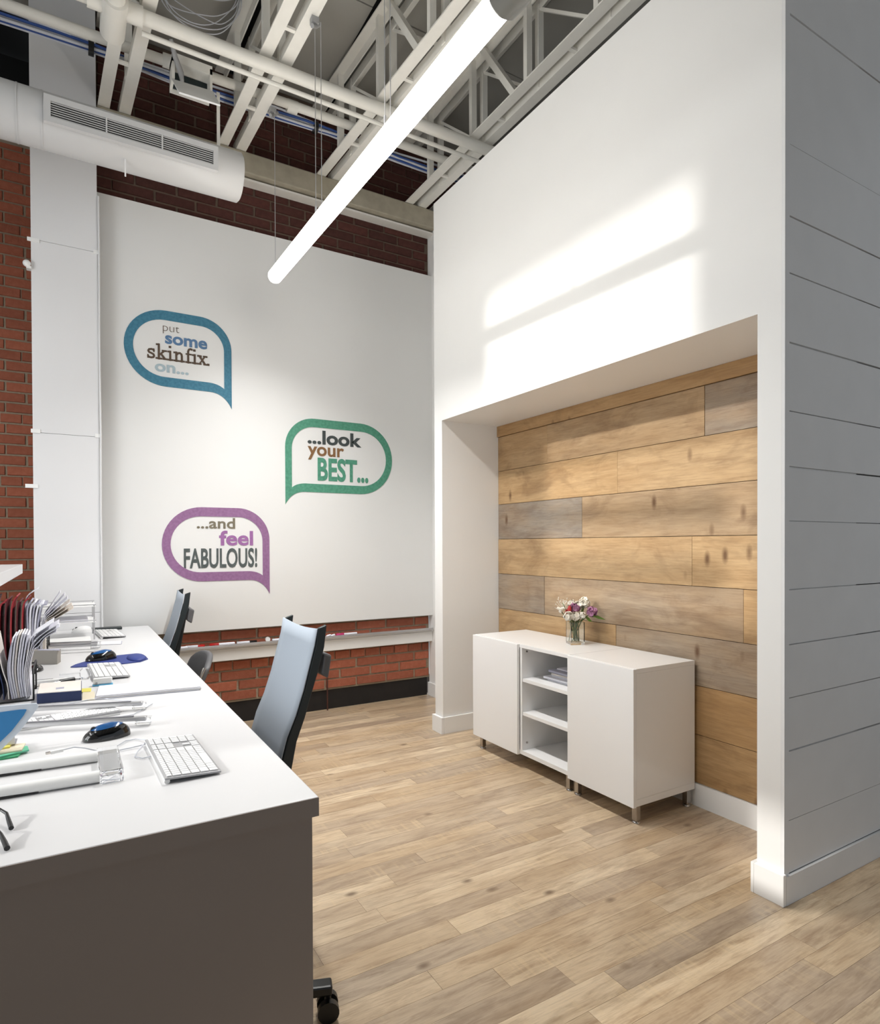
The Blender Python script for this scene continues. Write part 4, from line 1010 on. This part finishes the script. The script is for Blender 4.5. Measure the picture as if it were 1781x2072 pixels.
# ------------------------------------------------------------------ chairs
def spokes(t, cx, cy, rad, a0, m='black_plastic'):
    for k in range(5):
        a = a0+2*math.pi*k/5; c, s = math.cos(a), math.sin(a)
        p = lambda r, z: (cx+c*r, cy+s*r, z)
        l = MB().bar(p(.03, .10), p(rad, .085), .042, .030).build('leg', M[m], t, bevel=.006)
        q = p(rad-.012, 0); b = MB()
        b.tube([(q[0], q[1], .04), (q[0], q[1], .075)], .010, 8)
        u = (-s, c)
        for sg in (-1, 1):
            b.tube([(q[0]+u[0]*sg*.010, q[1]+u[1]*sg*.010, .0305), (q[0]+u[0]*sg*.030, q[1]+u[1]*sg*.030, .0305)], .030, 18)
        b.build('caster', M[m], l)
def task_chair():
    cx, cy = .44, 2.41
    t = thing('office_chair', 'office chair with tall grey mesh back at the middle of the desk', 'chair', (cx, cy, 0), 'tall mesh backed office chairs')
    inn = [(.789,1.031),(.7785,.968),(.757,.889),(.736,.810),(.706,.72),(.673,.645),(.655,.582),(.640,.52),(.622,.46)]
    out = [(.822,1.042),(.812,.96),(.789,.874),(.765,.802),(.736,.707),(.705,.625),(.692,.56),(.680,.50),(.670,.44)]
    ya, yb = 2.20, 2.62
    b = MB(); n = len(inn); cols = 9; vs = []
    for i, (x, z) in enumerate(inn):
        for k in range(cols):
            v = k/(cols-1); sag = .006*math.sin(math.pi*v)
            vs.append((x-.0075+sag, ya+.001+(yb-ya-.001)*v, z-(.012*math.sin(math.pi*v) if i == 0 else 0)))
    fs = [(i*cols+k, i*cols+k+1, (i+1)*cols+k+1, (i+1)*cols+k) for i in range(n-1) for k in range(cols-1)]
    nv = len(vs); vs2 = [(x+.004, y, z) for x, y, z in vs]
    ring = [k for k in range(cols)]+[i*cols+cols-1 for i in range(1, n)]+[(n-1)*cols+k for k in range(cols-2, -1, -1)]+[i*cols for i in range(n-2, 0, -1)]
    fs2 = [tuple(nv+q for q in reversed(f)) for f in fs]+[(ring[i], ring[(i+1) % len(ring)], nv+ring[(i+1) % len(ring)], nv+ring[i]) for i in range(len(ring))]
    b.add(vs+vs2, fs+fs2, True); b.build('backrest', M['mesh_grey'], t)
    for y0, y1 in ((ya, ya+.02), (yb-.02, yb)):
        b = MB(); vs = []
        for (x1, z1), (x2, z2) in zip(inn, out): vs += [(x1, y0, z1), (x2, y0, z2), (x2, y1, z2), (x1, y1, z1)]
        fs = [(i*4+k, i*4+(k+1) % 4, (i+1)*4+(k+1) % 4, (i+1)*4+k) for i in range(n-1) for k in range(4)]+[(3,2,1,0), tuple(range((n-1)*4, n*4))]
        b.add(vs, fs); b.build('side_frame', M['frame_dark'], t, bevel=.004)
    b = MB(); b.hexa([(.798,2.20,.86),(.828,2.20,.84),(.828,2.62,.84),(.798,2.62,.86),(.812,2.20,.94),(.846,2.21,.925),(.846,2.61,.925),(.812,2.62,.94)])
    b.build('lumbar_bar', M['grey_pad'], t, bevel=.008)
    b = MB(); b.hexa([(.785,2.38,.86),(.815,2.38,.86),(.815,2.44,.86),(.785,2.44,.86),(.70,2.38,.40),(.73,2.38,.40),(.73,2.44,.40),(.70,2.44,.40)]); b.box(.50,.73,2.38,2.44,.36,.3995)
    b.build('spine', M['frame_dark'], t, bevel=.006)
    box(.17, .66, 2.17, 2.65, .42, .485).build('seat', M['grey_pad'], t, bevel=.025)
    box(.34, .60, 2.34, 2.48, .345, .419).build('mechanism', M['black_plastic'], t, bevel=.01)
    b = MB(); b.tube([(cx, cy, .07), (cx, cy, .20), (cx, cy, .201), (cx, cy, .345)], [.03, .03, .02, .02], 14); b.build('gas_lift', M['black_plastic'], t)
    spokes(t, cx, cy, .31, .35)
    return t
ch = task_chair()
dup(ch, (.44-.149, 2.41+2.065-.03, 0), R(-2.5), 'farther office chair with tall grey mesh back near the white wall', 'tall mesh backed office chairs')
# low shell chair
t = thing('shell_chair', 'low dark grey shell backed chair between the two mesh chairs', 'chair', (.44, 3.92, 0))
b = MB(); prof = [(.60,.42),(.63,.50),(.655,.58),(.685,.66),(.70,.70)]
ys = 11; vs = []; nn = len(prof)
for i, (x, z) in enumerate(prof):
    for k in range(ys):
        v = 2*k/(ys-1)-1; drop = .055*abs(v)**3.2*(i/(nn-1))
        vs.append((x-.05*v*v, 3.92+.245*v*(1-.06*(i/(nn-1))**3), z-drop))
fs = [(i*ys+k, i*ys+k+1, (i+1)*ys+k+1, (i+1)*ys+k) for i in range(nn-1) for k in range(ys-1)]
nv = len(vs); ring = [k for k in range(ys)]+[i*ys+ys-1 for i in range(1, nn)]+[(nn-1)*ys+k for k in range(ys-2, -1, -1)]+[i*ys for i in range(nn-2, 0, -1)]
b.add(vs+[(x+.035, y, z) for x, y, z in vs], fs+[tuple(nv+q for q in reversed(f)) for f in fs]+[(ring[i], ring[(i+1) % len(ring)], nv+ring[(i+1) % len(ring)], nv+ring[i]) for i in range(len(ring))], True)
b.build('backrest', M['grey_pad'], t, bevel=.012)
MB().tube([vs[i*ys] for i in range(nn)][::1]+[], .010, 8).build('edge_trim', M['chrome'], t)
box(.20, .635, 3.69, 4.15, .40, .445).build('seat', M['grey_pad'], t, bevel=.02)
box(.35, .55, 3.85, 3.99, .345, .3995).build('mechanism', M['black_plastic'], t, bevel=.01)
MB().tube([(.44, 3.87, .07), (.44, 3.87, .345)], .024, 14).build('gas_lift', M['black_plastic'], t)
spokes(t, .44, 3.87, .20, .2)
# stool tucked under the near end of the desk; only one caster shows
t = thing('swivel_stool', 'black swivel stool under the near desk end, one caster showing', 'stool', (.31, 1.76, 0))
MB().tube([(.31, 1.76, .47), (.31, 1.76, .475), (.31, 1.76, .525), (.31, 1.76, .53)], [.16, .18, .18, .16], 28).build('seat', M['black_plastic'], t)
MB().tube([(.31, 1.76, .07), (.31, 1.76, .469)], .022, 14).build('gas_lift', M['black_plastic'], t)
spokes(t, .31, 1.76, .335, math.atan2(1.668-1.76, .622-.31))
